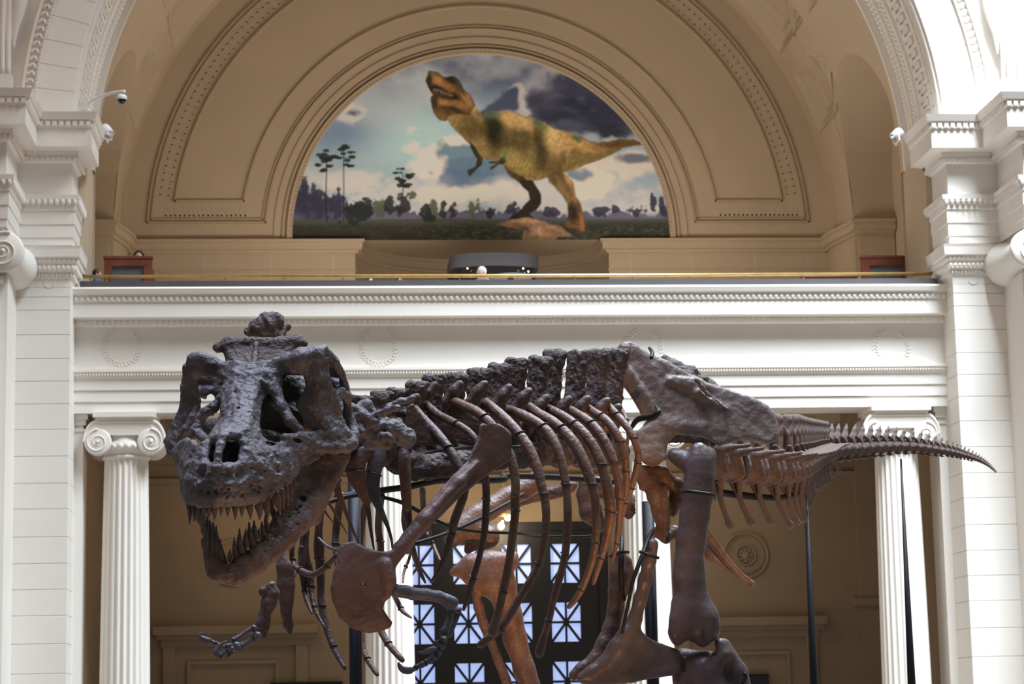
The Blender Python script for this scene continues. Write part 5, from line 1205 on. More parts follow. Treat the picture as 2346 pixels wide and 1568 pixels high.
# ------------------------------------------------------------------ tail: vertebrae with chevrons, graded along the tail
TP = [(60, 500, 16.25), (180, 525, 16.4), (320, 540, 16.52), (440, 555, 16.66), (560, 560, 16.82), (650, 550, 17.02), (720, 525, 17.35), (790, 490, 17.9), (870, 450, 18.5), (950, 425, 18.95), (1040, 408, 19.2), (1150, 402, 19.4), (1280, 392, 19.6), (1420, 388, 19.8), (1560, 392, 19.95), (1700, 410, 20.1), (1820, 430, 20.25), (1920, 455, 20.4), (2010, 484, 20.5), (2080, 522, 20.6), (2155, 586, 20.7)]
TC = np.array([K('T', *p) for p in TP]); TD = catmull(TC, 12)
sl_ = np.concatenate([[0], np.cumsum(np.linalg.norm(np.diff(TD, axis=0), axis=1))]); LT_ = sl_[-1]
PX_R = [(0, 0.135), (0.12, 0.130), (0.25, 0.118), (0.40, 0.095), (0.55, 0.074), (0.70, 0.060), (0.80, 0.048), (0.88, 0.034), (0.95, 0.018), (1.0, 0.006)]
def trad(u): return float(np.interp(u, [p[0] for p in PX_R], [p[1] for p in PX_R]))
def template(kind):
    """tail vertebra around the origin, tail direction +x, up +z (unit = centrum radius), skinned from a field"""
    f_ = Field.__new__(Field); f_.fr = None; f_.h = 0.13
    lo, hi = np.array([-1.6, -3.1, -1.4], np.float32), np.array([1.9, 3.1, 3.6], np.float32); f_.lo = lo
    f_.n = np.ceil((hi-lo)/f_.h).astype(int)+1; f_.g = np.full(f_.n, 1e3, np.float32); f_.ax = [lo[i]+f_.h*np.arange(f_.n[i], dtype=np.float32) for i in range(3)]
    f_.chain([(-0.62, 0, 0, 1.0), (-0.3, 0, 0, 0.72), (0.3, 0, 0, 0.72), (0.62, 0, 0, 1.0)], 0.12); f_.g = np.maximum(f_.g, np.abs(f_.ax[0])[:, None, None]-0.74)
    if kind == 0:
        f_.chain([(0.0, 0, 0.7, 0.5), (0.2, 0, 1.5, 0.36), (0.45, 0, 2.5, 0.34), (0.55, 0, 3.0, 0.36)], 0.3); f_.chain([(-0.3, 0, 2.6, 0.2), (0.1, 0, 1.4, 0.3)], 0.2)
        for s in (-1, 1): f_.chain([(0, 0.4*s, 0.55, 0.40), (0.2, 1.4*s, 0.68, 0.22), (0.5, 2.3*s, 0.75, 0.17)], 0.2); f_.chain([(-0.5, 0.4*s, 1.1, 0.22), (-1.0, 0.5*s, 1.45, 0.18)], 0.2)
    else:
        f_.chain([(0.1, 0, 0.8, 0.5), (0.4, 0, 1.6, 0.42), (0.85, 0, 2.5, 0.28), (1.15, 0, 3.1, 0.12)], 0.25)
        for s in (-1, 1): f_.chain([(-0.3, 0.35*s, 0.9, 0.28), (-1.0, 0.45*s, 1.35, 0.22), (-1.3, 0.45*s, 1.7, 0.13)], 0.2)
    f_.noise(0.05, 1.2, 2, 5+kind); V, F = f_.mesh(); return mesh_data('tail_vertebra', V, F, BM['tail'], True)
TM = [template(0), template(1)]
def chev(kind):
    mb = MB()
    if kind == 0:
        for s in (-1, 1): mb.add(*tube_vf(catmull([(0.75, 0.35*s, -0.75), (0.8, 0.22*s, -1.3), (0.95, 0.05*s, -2.0)], 4), np.linspace(0.20, 0.14, 9), 7))
        mb.add(*tube_vf(catmull([(0.92, 0, -1.7), (1.10, 0, -2.6), (1.50, 0, -3.6), (1.85, 0, -4.2)], 4), [0.18]*3+[0.16]*6+[0.22]*3+[0.10], 8))
    else:
        mb.add(*tube_vf(catmull([(0.75, 0, -0.7), (0.75, 0, -1.35), (0.9, 0, -1.6)], 4), [0.26]*9, 7)); mb.add(*tube_vf([(0.1, 0, -1.5), (0.8, 0, -1.75), (1.6, 0, -1.55)], [0.14, 0.24, 0.12], 7))
    return mesh_data('chevron', mb.v, mb.f, BM['tail'], True)
CM = [chev(0), chev(1)]
s_ = 0.0; i = 0
while s_ < LT_-0.02:
    u = s_/LT_; r = trad(u)
    p = np.array([np.interp(s_, sl_, TD[:, a]) for a in range(3)]); q = np.array([np.interp(min(s_+0.05, LT_), sl_, TD[:, a]) for a in range(3)])
    d = Vector(q-p).normalized() if np.linalg.norm(q-p) > 1e-6 else d
    lat = Vector((0, 0, 1)).cross(d).normalized(); up = d.cross(lat)
    mt = Matrix((d, lat, up)).transposed().to_4x4()
    o = obj('tail_vertebra', TM[0 if u < 0.52 else 1], dino)
    o.matrix_local = Matrix.Translation(Vector(p)) @ mt @ Matrix.Diagonal((r*(1.0 if u < 0.5 else 1.15), r, r, 1)); 
    if u < 0.93:
        c_ = obj('chevron', CM[0 if u < 0.55 else 1], o); c_.scale = (1, 1, (0.88 if u < 0.3 else 0.75)*(0.92+0.16*random.random())); c_.rotation_euler = (random.uniform(-.06, .06), (-0.10 if u < 0.55 else 0)+random.uniform(-.09, .06), 0)
    s_ += max(0.03, r*1.62 if u < 0.5 else r*2.1); i += 1

# ------------------------------------------------------------------ steel armature that carries the skeleton
arm = empty('steel_armature', (0, 0, 0)); tag(arm, 'black steel posts and bars carrying the dinosaur skeleton', 'armature')
def bar(name, pts, rs=None): 
    Q = np.array([list(K(f, x, y, Y))+[rk(f, r, Y)] for f, x, y, r, Y in pts]); C_ = catmull(Q, 5); v, f = tube_vf(C_[:, :3], C_[:, 3], 10); return obj(name, mesh_data(name, v, f, M['steel'], True), arm)
def post(px, pyt, Y, r, pxb=None, r1=None):
    top = W(px, pyt, Y); v, f = tube_vf([(top[0], top[1], 0.0), tuple(top)], [r1 or r, r], 16); return obj('support_post', mesh_data('support_post', v, f, M['steel'], True), arm)
post(811, 1100, 12.75, 0.035, r1=0.036); post(1484, 1150, 15.7, 0.042); post(1846, 1110, 17.9, 0.016, r1=0.052); post(2064, 1052, 19.85, 0.008, r1=0.062)
bar('spine_bar', [('C', 60, 1130, 22, 12.4), ('C', 250, 1095, 22, 12.5), ('C', 420, 1075, 24, 12.6), ('C', 600, 1050, 24, 12.8), ('C', 800, 1010, 24, 13.1), ('C', 1000, 1010, 24, 13.5), ('C', 1260, 1000, 26, 14.0), ('E', 20, 1038, 24, 14.2), ('E', 300, 1045, 24, 14.6), ('E', 560, 1060, 22, 15.0), ('E', 900, 1090, 22, 15.5)])
bar('spine_bar', [('C', -10, 1170, 18, 12.2), ('C', 120, 1130, 18, 12.35), ('C', 250, 1110, 18, 12.5), ('C', 400, 1120, 16, 12.6)])
bar('rib_strap', [('D', 405, 128, 14, 12.7), ('D', 560, 170, 16, 12.8), ('D', 700, 240, 16, 12.95), ('D', 850, 320, 14, 13.1), ('D', 1000, 375, 12, 13.3), ('D', 1200, 402, 11, 13.6), ('D', 1480, 412, 11, 14.0), ('G', 220, 432, 12, 14.3), ('G', 420, 436, 12, 14.7), ('G', 700, 430, 12, 15.1), ('G', 850, 350, 10, 15.2)])
bar('rib_strap', [('D', 665, 490, 16, 13.4), ('D', 850, 435, 16, 13.6), ('D', 1010, 370, 16, 13.9), ('D', 1200, 280, 16, 14.2), ('D', 1400, 170, 16, 14.6), ('D', 1500, 110, 16, 14.8)])
bar('rib_strap', [('C', 590, 868, 14, 12.5), ('C', 640, 835, 16, 12.6), ('C', 760, 802, 15, 12.8), ('C', 900, 785, 14, 13.0), ('C', 1030, 772, 14, 13.2), ('C', 1360, 768, 14, 13.6), ('C', 1500, 742, 12, 13.9), ('E', 220, 808, 14, 14.1), ('E', 420, 790, 12, 14.5), ('E', 760, 745, 12, 15.0), ('E', 880, 780, 12, 15.2)])
bar('hip_strap', [('E', 1060, 120, 12, 15.35), ('E', 1080, 150, 16, 15.2), ('E', 1072, 190, 12, 15.1)]); bar('hip_strap', [('E', 930, 690, 16, 15.2), ('E', 980, 630, 22, 15.15), ('E', 1080, 610, 24, 15.05), ('E', 1125, 580, 20, 15.0), ('E', 1105, 540, 12, 15.1)])
bar('thigh_strap', [('G', 1382, 100, 12, 15.1), ('G', 1420, 88, 16, 15.0), ('G', 1530, 100, 14, 14.95), ('G', 1625, 118, 14, 15.0), ('G', 1640, 150, 10, 15.2)])
bar('pubis_strap', [('G', 1160, 390, 16, 15.3), ('G', 1120, 460, 20, 15.2), ('G', 1070, 600, 18, 15.05), ('G', 1010, 760, 16, 15.0), ('G', 970, 950, 14, 15.0), ('G', 920, 1180, 12, 15.0)])
bar('pubis_strap', [('G', 920, 430, 14, 15.5), ('G', 915, 600, 22, 15.35), ('G', 915, 820, 24, 15.35), ('G', 940, 930, 14, 15.35)]); bar('pubis_strap', [('G', 1060, 552, 12, 15.05), ('G', 1120, 575, 15, 14.98), ('G', 1200, 600, 12, 15.05)]); bar('pubis_strap', [('G', 830, 590, 12, 15.35), ('G', 900, 560, 15, 15.25), ('G', 970, 555, 12, 15.35)])
bar('tail_bar', [('T', 60, 690, 26, 16.4), ('T', 180, 720, 28, 16.5), ('T', 320, 740, 28, 16.6), ('T', 480, 755, 24, 16.75), ('T', 640, 750, 20, 17.0), ('T', 760, 700, 16, 17.6)])
bar('knee_strap', [('P', 1568, 1505, 4, 15.0), ('P', 1566, 1540, 4, 15.0)]); bar('shin_strap', [('P', 1700, 1568, 4, 15.1), ('P', 1708, 1552, 5, 15.1), ('P', 1704, 1542, 4, 15.1)])
# ================================================================== MURAL (flat print on the lunette)
NXM, NYM = 640, 322
mx = np.linspace(0, 2346, NXM)[None, :]; my = np.linspace(20, 1190, NYM)[:, None]
MX, MY = np.broadcast_arrays(mx, my)
def vnoise(X, Y, s, seed):
    r = np.random.RandomState(seed).rand(256, 256); x = X/s; y = Y/s
    xi = np.floor(x).astype(int); yi = np.floor(y).astype(int); fx = x-xi; fy = y-yi; fx = fx*fx*(3-2*fx); fy = fy*fy*(3-2*fy)
    g = lambda a, b: r[a % 256, b % 256]
    return (g(xi, yi)*(1-fx)+g(xi+1, yi)*fx)*(1-fy)+(g(xi, yi+1)*(1-fx)+g(xi+1, yi+1)*fx)*fy
def fbm(X, Y, s, seed, o=5): return sum(0.5**k*vnoise(X, Y, s/2**k, seed+k) for k in range(o))/sum(0.5**k for k in range(o))
def lin(c): c = np.array(c, float)/255; return np.where(c <= 0.04045, c/12.92, ((c+0.055)/1.055)**2.4)
img = np.zeros((NYM, NXM, 3))
def mixin(mask, col):
    global img
    col = np.asarray(col, float); img = img*(1-mask[..., None])+col*mask[..., None]
sm = lambda a, b, x: np.clip((x-a)/(b-a), 0, 1)**2*(3-2*np.clip((x-a)/(b-a), 0, 1))
n1 = fbm(MX, MY*1.5, 420, 11); n2 = fbm(MX+300, MY*1.6, 240, 31); n3 = fbm(MX, MY, 90, 51); n4 = fbm(MX, MY*1.7, 60, 53)
# sky: steel blue above, pale turquoise light left of centre, cream clouds low down, storm clouds top right
img[:] = lin((104, 114, 140))
mixin(sm(120, 520, MY)*0.8, lin((150, 172, 188)))
gl = np.exp(-(((MX-780)/430)**2+((MY-540)/230)**2)); mixin(np.clip(gl*1.1, 0, 1), lin((172, 202, 210)))
mixin(np.clip(np.exp(-((MX-1150)/600)**2-((MY-90)/150)**2)*0.95, 0, 1), lin((70, 74, 104)))
mixin(np.clip(sm(0.45, 0.70, n1)*0.5+sm(0.5, 0.7, n2)*0.25, 0, 1)*sm(900, 300, MY), lin((190, 198, 206)))
mixin(np.clip(np.exp(-((MX-300)/240)**2-((MY-500)/120)**2)*0.75, 0, 1), lin((96, 116, 158)))
mixin(np.clip(np.exp(-((MX-640)/300)**2-((MY-300)/140)**2)*0.5, 0, 1)*sm(0.35, 0.6, n2), lin((180, 186, 196)))
low = sm(620, 860, MY)*sm(0.34, 0.56, n2+0.06); mixin(low*0.85, lin((214, 206, 200)))
mixin(sm(680, 930, MY)*0.45, lin((176, 186, 198)))
def cloud(cx, cy, rx, ry, col, seed, k=1.0, soft=0.55, wob=4.2):
    d = np.sqrt(((MX-cx)/rx)**2+((MY-cy)/ry)**2)+(fbm(MX, MY*1.25, 170, seed, 3)-0.5)*wob*0.45+(fbm(MX, MY, 50, seed+7, 3)-0.5)*wob*0.12
    mixin(sm(1.0, 1.0-soft, d)*k, lin(col))
cloud(1000, 600, 230, 140, (232, 220, 206), 61, 0.95, 0.35); cloud(850, 700, 230, 80, (228, 216, 206), 62, 0.9); cloud(1080, 640, 210, 110, (84, 124, 148), 63, 0.9, 0.6); cloud(1140, 730, 360, 90, (96, 120, 144), 64, 0.85, 0.7)
cloud(1010, 770, 180, 56, (84, 112, 142), 75, 0.8, 0.7); cloud(1760, 780, 180, 90, (226, 212, 198), 65, 0.9, 0.4); cloud(1740, 750, 120, 50, (86, 118, 146), 66, 0.85, 0.6); cloud(450, 800, 230, 80, (206, 202, 202), 67, 0.8, 0.7); cloud(1050, 880, 330, 60, (226, 210, 198), 76, 0.8, 0.6)
cloud(1980, 700, 300, 80, (216, 206, 198), 68, 0.8, 0.6); cloud(2060, 660, 150, 40, (74, 84, 114), 69, 0.85, 0.7); cloud(1300, 860, 300, 70, (214, 206, 200), 78, 0.7, 0.7)
cloud(385, 385, 130, 80, (206, 204, 204), 70, 0.8, 0.6); cloud(380, 392, 92, 48, (70, 74, 106), 71, 0.95, 0.6)
# distant tree line, mist, meadow
WX = MX+20*(fbm(MX, MY, 90, 140, 3)-0.5)*1.5; WY = MY+20*(fbm(MX, MY, 90, 150, 3)-0.5)*1.5
def poly(pts, soft=3.0):
    P = np.array(pts, float); d = np.full(MX.shape, 1e12); sg = np.ones(MX.shape); n = len(P)
    for i in range(n):
        a, b = P[i], P[i-1]; e = b-a; wx, wy = WX-a[0], WY-a[1]
        t = np.clip((wx*e[0]+wy*e[1])/(e@e+1e-9), 0, 1); d = np.minimum(d, (wx-e[0]*t)**2+(wy-e[1]*t)**2)
        c1 = WY >= a[1]; c2 = WY < b[1]; c3 = e[0]*wy > e[1]*wx; sg = np.where((c1 & c2 & c3) | (~c1 & ~c2 & ~c3), -sg, sg)
    return sm(soft, -soft, np.sqrt(d)*sg)
WX0, WY0 = WX, WY
WX = MX+90*(fbm(MX, MY, 130, 160, 4)-0.5)*1.6; WY = MY+90*(fbm(MX, MY, 130, 170, 4)-0.5)*1.6
mixin(poly([(1370, 420), (1370, 250), (1480, 170), (1640, 90), (1800, 60), (2100, 250), (2200, 520), (1980, 560), (1700, 500), (1560, 470)], 60)*0.75, lin((168, 170, 180)))
mixin(poly([(1420, 400), (1440, 300), (1520, 215), (1640, 175), (1780, 120), (2050, 280), (2150, 520), (1980, 540), (1820, 505), (1660, 480), (1540, 450)], 34), lin((64, 67, 88)))
mixin(poly([(1560, 380), (1680, 260), (1850, 230), (2040, 360), (2100, 500), (1900, 480), (1700, 430)], 90)*0.7, lin((42, 44, 62)))
stm = poly([(1440, 400), (1450, 300), (1520, 225), (1640, 185), (1780, 140), (2040, 290), (2130, 510), (1980, 530), (1820, 495)], 40); mixin(stm*sm(0.48, 0.72, fbm(MX, MY*2, 160, 180, 4))*0.45, lin((98, 100, 122))); mixin(stm*sm(0.52, 0.3, fbm(MX+500, MY*2, 160, 190, 4))*0.5, lin((34, 36, 52)))
mixin(poly([(1175, 375), (1230, 310), (1320, 255), (1390, 255), (1385, 380), (1290, 385)], 22)*0.95, lin((66, 74, 102)))
mixin(poly([(1330, 245), (1420, 230), (1440, 290), (1405, 390), (1370, 390), (1395, 280)], 16)*0.7, lin((196, 192, 192)))
mixin(poly([(1880, 520), (1960, 500), (2000, 530), (1920, 545)], 12)*0.6, lin((198, 196, 196)))
WX, WY = WX0, WY0
ridge = 950+24*(n3-0.5)*3+34*sm(700, 1100, MX)-110*sm(460, 60, MX)+26*(vnoise(MX, MX*0, 34, 90)-0.5)*2+12*(vnoise(MX, MX*0, 12, 91)-0.5)*2
mixin(sm(-10, 8, MY-ridge)*0.9, lin((70, 66, 94)))
mixin(sm(-10, 30, MY-ridge-20)*sm(480, 60, MX)*0.7, lin((48, 46, 70)))
mixin(sm(975, 1005, MY)*sm(1045, 1015, MY)*0.6*sm(0.3, 0.6, n2+0.1), lin((112, 110, 136)))
mixin(sm(1012, 1034, MY+20*(n2-0.5)), lin((74, 78, 70)))
gr = fbm(MX, MY*1.6, 20, 95, 3); mixin(sm(1030, 1075, MY+30*(n1-0.5)), lin((50, 50, 46))); mixin(sm(1035, 1080, MY)*sm(0.42, 0.75, gr)*0.35*(0.4+0.6*sm(500, 1100, MX)), lin((104, 104, 84))); mixin(sm(1060, 1150, MY)*sm(1000, 300, MX)*0.7, lin((36, 28, 32)))
mixin(sm(1085, 1130, MY)*sm(0.45, 0.6, n2)*0.6, lin((30, 28, 28)))
def tree(x, y0, y1, w, col, seed, dens=0.5):
    d = ((MX-x)/w)**2+((MY-(y0+y1)/2)/((y1-y0)/2))**2+(fbm(MX, MY, 30, seed, 3)-0.5)*2.6; mixin(sm(1.0, 0.55, d)*0.95, lin(col))
for q, (x, y0, y1, w) in enumerate([(400, 890, 1060, 60), (170, 800, 1000, 55), (290, 850, 1020, 50), (90, 780, 1010, 45), (480, 890, 1010, 45), (610, 865, 1010, 45), (680, 850, 1010, 45), (540, 890, 1030, 35), (860, 905, 1030, 34), (915, 905, 1020, 26), (980, 930, 1030, 30), (1100, 885, 1020, 46), (1330, 915, 1000, 40), (1945, 935, 1000, 24), (2170, 875, 990, 20), (2220, 880, 990, 16), (740, 845, 905, 26), (820, 940, 1040, 34), (360, 930, 1070, 60), (850, 990, 1050, 30), (240, 880, 1020, 40), (450, 920, 1040, 40), (1200, 950, 1020, 40), (1560, 950, 1010, 50), (1860, 950, 1010, 60), (2080, 940, 1010, 60), (2250, 930, 1010, 40)]):
    tree(x, y0, y1, w, (82, 92, 76) if x in (860, 1100, 740, 540) else ((54, 54, 76) if x < 300 or x > 1300 else (40, 46, 46)), 100+q)
def pine(x, ytop, ybase, w):
    mixin(sm(5, 1.5, np.abs(MX-x-4*(vnoise(MX*0, MY, 120, int(x))-.5)))*sm(ytop+20, ytop+40, MY)*sm(ybase, ybase-10, MY), lin((36, 40, 46)))
    rr = np.random.RandomState(int(x))
    for q in range(15):
        yy = ytop+rr.rand()*w*1.9; xx = x+(rr.rand()-0.5)*w*1.9*(0.45+0.55*math.sin((yy-ytop)/(w*1.9)*3.14)); tree(xx, yy-11, yy+11, 18+18*rr.rand(), (36, 44, 42), 200+q)
pine(228, 615, 1050, 70); pine(330, 585, 1035, 74); pine(684, 722, 900, 58)
# the animal: far leg, body, tail, near leg, arms, head, rock
tex = fbm(MX, MY, 16, 120, 2); tex3 = fbm(MX*0.9+MY*0.5, MY*0.9-MX*0.5, 70, 133, 3)
def skin(mask, col):
    global img
    c = lin(col)[None, None]*(0.50+0.52*tex[..., None])*(0.7+0.6*tex3[..., None]); img = img*(1-mask[..., None])+c*mask[..., None]
def dab(mask, x, y, rx, ry, rot, col, k=0.9, p=1.6):
    global img
    c_, s_ = math.cos(rot), math.sin(rot); dx, dy = WX-x, WY-y; u = (dx*c_+dy*s_)/rx; v = (-dx*s_+dy*c_)/ry
    m = np.exp(-(u*u+v*v)**p*0.7)*k*mask; c = lin(col)[None, None]*(0.52+0.54*tex[..., None])*(0.75+0.5*tex3[..., None]); img = img*(1-m[..., None])+c*m[..., None]
far = poly([(1270, 690), (1330, 690), (1460, 790), (1500, 860), (1503, 930), (1480, 965), (1440, 990), (1470, 1020), (1300, 1030), (1320, 1000), (1390, 960), (1430, 900), (1420, 850), (1330, 780)], 4)
skin(far, (52, 43, 34)); dab(far, 1340, 740, 60, 50, 0.7, (104, 84, 54), 0.8); dab(far, 1400, 850, 20, 60, -0.3, (70, 56, 40), 0.6)
body = poly([(950, 420), (1000, 395), (1060, 330), (1110, 320), (1150, 385), (1200, 373), (1295, 372), (1360, 388), (1430, 416), (1462, 414), (1545, 440), (1605, 482), (1690, 500), (1770, 530), (1850, 562), (1950, 550), (2060, 540), (2135, 575), (2060, 582), (1990, 600), (1900, 655), (1800, 695), (1690, 730), (1640, 738), (1600, 762), (1540, 772), (1480, 788), (1410, 783), (1330, 738), (1280, 705), (1250, 668), (1190, 672), (1140, 640), (1100, 585), (1050, 530), (1000, 485)], 4)
skin(body, (132, 114, 68))
for d_ in ((1020, 470, 50, 110, -0.75, (172, 146, 94), .8), (1085, 520, 40, 110, -0.7, (120, 100, 60), .7), (1130, 385, 26, 80, -0.55, (220, 178, 116), .9), (1165, 600, 90, 60, 0.3, (170, 146, 94), .8), (1120, 470, 60, 60, 0, (100, 82, 48), .7),
           (1235, 500, 62, 140, -0.25, (42, 42, 28), 1.0), (1225, 390, 80, 24, 0.05, (98, 108, 96), .95), (1330, 420, 60, 40, 0.4, (226, 186, 124), .9), (1400, 450, 70, 40, 0.3, (228, 188, 128), .95), (1452, 480, 12, 60, 0.05, (218, 180, 122), .8),
           (1370, 560, 90, 70, 0, (92, 82, 50), .85), (1330, 660, 70, 50, 0.5, (176, 152, 94), .8), (1420, 720, 90, 50, 0.5, (176, 152, 92), .8), (1450, 640, 30, 60, 0.3, (190, 164, 108), .5), (1520, 620, 60, 150, -0.15, (70, 62, 38), .95), (1500, 770, 80, 26, -0.1, (150, 128, 78), .7),
           (1540, 462, 80, 30, 0.55, (88, 118, 90), .95), (1600, 560, 56, 130, -0.2, (220, 186, 126), .95), (1660, 560, 50, 70, 0.2, (208, 172, 112), .8), (1750, 570, 100, 34, 0.25, (212, 170, 108), .9), (1722, 535, 34, 16, 0.5, (86, 118, 88), .9), (1640, 680, 14, 60, 0.2, (70, 56, 34), .8),
           (1760, 650, 120, 46, -0.25, (138, 118, 70), .85), (1860, 600, 70, 18, -0.2, (200, 160, 106), .7), (1990, 570, 160, 20, -0.08, (110, 68, 36), .9), (1950, 555, 90, 9, -0.08, (92, 112, 76), .7), (1700, 720, 60, 20, -0.2, (170, 148, 92), .6)): dab(body, *d_)
for q in range(16):                                   # creases along the flank and tail
    dab(body, 1300+q*26, 700+20*math.sin(q), 5, 46, 0.35, (96, 82, 48), .35); dab(body, 1010+q*12, 440+q*14, 40, 4, -0.6, (110, 90, 54), .3)
near = poly([(1540, 600), (1590, 520), (1650, 560), (1660, 640), (1640, 730), (1690, 800), (1712, 890), (1745, 935), (1757, 1000), (1768, 1088), (1740, 1094), (1700, 1072), (1640, 1065), (1662, 1000), (1660, 930), (1620, 865), (1565, 800), (1540, 740)], 8)*sm(560, 720, MY)
skin(near, (124, 100, 64)); dab(near, 1600, 740, 60, 60, 0.3, (98, 80, 48), .7); dab(near, 1668, 770, 14, 70, -0.3, (206, 168, 114), .85); dab(near, 1640, 850, 20, 80, -0.4, (150, 122, 78), .7); dab(near, 1702, 900, 12, 60, -0.15, (176, 138, 92), .7); dab(near, 1690, 985, 44, 60, 0, (50, 40, 36), .95); dab(near, 1748, 1050, 14, 60, -0.15, (172, 112, 72), .9); dab(near, 1690, 1060, 30, 18, 0.3, (140, 96, 66), .7)
for l in ([(1095, 560), (1130, 600), (1165, 665), (1152, 702), (1112, 738), (1085, 768), (1070, 735), (1120, 705), (1128, 660), (1092, 600)], [(1290, 640), (1302, 690), (1255, 702), (1208, 734), (1198, 722), (1240, 696), (1198, 692), (1198, 680), (1262, 668)]):
    pm_ = poly(l, 4); skin(pm_, (62, 54, 42)); dab(pm_, l[2][0]-10, l[2][1]-20, 12, 40, -0.3, (110, 92, 64), .6)
dab(body, 1292, 640, 14, 34, 0, (104, 128, 92), .8)
head = poly([(842, 145), (905, 148), (945, 172), (1000, 168), (1034, 190), (1058, 240), (1098, 280), (1125, 335), (1085, 395), (1000, 402), (962, 412), (945, 432), (905, 434), (880, 398), (856, 350), (854, 300), (868, 285), (838, 240), (822, 195)], 4)
skin(head, (112, 84, 52))
for d_ in ((905, 195, 60, 26, 0.55, (196, 140, 84), .95), (985, 245, 60, 18, 0.55, (176, 124, 74), .8), (846, 195, 20, 46, 0.1, (48, 38, 30), .95), (880, 158, 34, 10, 0.1, (88, 104, 80), .8), (990, 190, 46, 20, 0.4, (38, 42, 44), .95), (1035, 225, 14, 40, -0.5, (66, 82, 70), .8),
           (880, 250, 50, 24, 0.1, (32, 25, 25), 1.0), (940, 275, 60, 20, 0.25, (40, 30, 28), .95), (1002, 288, 28, 30, 0, (36, 28, 28), .95), (930, 325, 60, 14, 0.25, (186, 136, 84), .9), (1030, 340, 50, 22, 0.2, (186, 138, 86), .85), (880, 320, 24, 40, 0, (52, 42, 32), .9), (1000, 378, 70, 12, 0.25, (60, 46, 32), .8), (915, 400, 30, 24, 0, (124, 104, 66), .8), (1075, 300, 20, 50, -0.5, (196, 148, 94), .85), (1060, 270, 8, 36, -0.4, (70, 54, 36), .6)): dab(head, *d_)
for q in range(10): mixin(poly([(872+q*13, 246+q*3), (878+q*13, 248+q*3), (875+q*13, 276+q*2)], 2)*0.6, lin((196, 186, 160)))
rock = poly([(1235, 1058), (1330, 1020), (1430, 1008), (1520, 1040), (1620, 1070), (1695, 1132), (1600, 1130), (1560, 1165), (1380, 1165), (1400, 1090)], 8); skin(rock, (150, 118, 94)); dab(rock, 1420, 1030, 90, 16, 0.1, (206, 166, 130), .8); dab(rock, 1500, 1095, 60, 30, 0.3, (196, 156, 126), .9); dab(rock, 1400, 1080, 50, 10, 0.3, (80, 60, 50), .8); dab(rock, 1580, 1080, 60, 12, 0.5, (186, 146, 112), .7); dab(rock, 1480, 1140, 80, 14, 0, (110, 100, 66), .7)
# put the print on the half-disc
gx = 660+np.linspace(0, 2346, NXM)/2.6067; gy = 110+np.linspace(20, 1190, NYM)/2.6067
ymur = YB-0.03
PXm, PYm = np.meshgrid(gx, gy); PW3 = W(PXm, PYm, ymur)
sxw = np.linspace(-3.5, 3.5, 520); szw = np.linspace(0, 3.56, 270)
# resample the print on a regular grid of the wall itself (x, z metres)
def sample(xw, zw):
    xa = np.interp(zw, [10.28, 13.9], [0, 1])
    L = PW3[NYM//2, :, 0]; u = np.interp(xw, L, np.arange(NXM)); Z = PW3[:, NXM//2, 2][::-1]; v_ = NYM-1-np.interp(zw, Z, np.arange(NYM)); return u, v_
r_n, a_n = 250, 480
V = []; Cc = []
rr_ = np.linspace(0, 1, 260); aa_ = np.linspace(0, math.pi, 460)
ZB = 10.30
xs_g = np.linspace(-3.5, 3.5, 600); tz = np.linspace(0, 1, 300)
XG = np.repeat(xs_g[:, None], 300, 1); HT = (ZC-ZB)+np.sqrt(np.maximum(0, 3.5**2-xs_g**2)); ZG = ZB+tz[None, :]*HT[:, None]
u, v_ = sample(X0+XG, ZG); ui = np.clip(np.round(u).astype(int), 0, NXM-1); vi = np.clip(np.round(v_).astype(int), 0, NYM-1)
u0 = np.clip(np.floor(u).astype(int), 0, NXM-2); v0 = np.clip(np.floor(v_).astype(int), 0, NYM-2); fu = np.clip(u-u0, 0, 1)[..., None]; fv = np.clip(v_-v0, 0, 1)[..., None]
colr = (img[v0, u0]*(1-fu)+img[v0, u0+1]*fu)*(1-fv)+(img[v0+1, u0]*(1-fu)+img[v0+1, u0+1]*fu)*fv
vv = np.stack([XG, np.zeros_like(XG), ZG-ZB], -1).reshape(-1, 3)
ii = np.arange(600*300).reshape(600, 300); ff = np.stack([ii[:-1, :-1], ii[1:, :-1], ii[1:, 1:], ii[:-1, 1:]], -1).reshape(-1, 4)
mm = bpy.data.materials.new('mural_print'); mm.use_nodes = True; b_ = mm.node_tree.nodes['Principled BSDF']; b_.inputs['Roughness'].default_value = 0.55; b_.inputs['Specular IOR Level'].default_value = 0.3
at_ = mm.node_tree.nodes.new('ShaderNodeAttribute'); at_.attribute_name = 'print'; mm.node_tree.links.new(at_.outputs['Color'], b_.inputs['Base Color'])
PRINT_GAIN = 1.55
me = mesh_data('mural', vv, ff, mm); ca = me.color_attributes.new('print', 'FLOAT_COLOR', 'POINT')
cc4 = np.ones((600*300, 4), np.float32); cc4[:, :3] = np.clip(colr.reshape(-1, 3)*PRINT_GAIN, 0, 0.95); ca.data.foreach_set('color', cc4.ravel())
mural = obj('mural', me, None, (X0, ymur, ZB)); tag(mural, 'half-round mural of a green tyrannosaur roaring under storm clouds', 'mural')
bk = MB(); nn2 = 40; bp = [(3.5*math.cos(t), (ZC-ZB)+3.5*math.sin(t)) for t in np.linspace(0, math.pi, nn2)]+[(-3.5, 0), (3.5, 0)]
bk.add([(x, 0.004, z) for x, z in bp]+[(x, 0.025, z) for x, z in bp], [tuple(range(len(bp)))[::-1], tuple(range(len(bp), 2*len(bp)))]+[(i, (i+1) % len(bp), len(bp)+(i+1) % len(bp), len(bp)+i) for i in range(len(bp))])
bk.build('backing_board', M['groove'], mural)

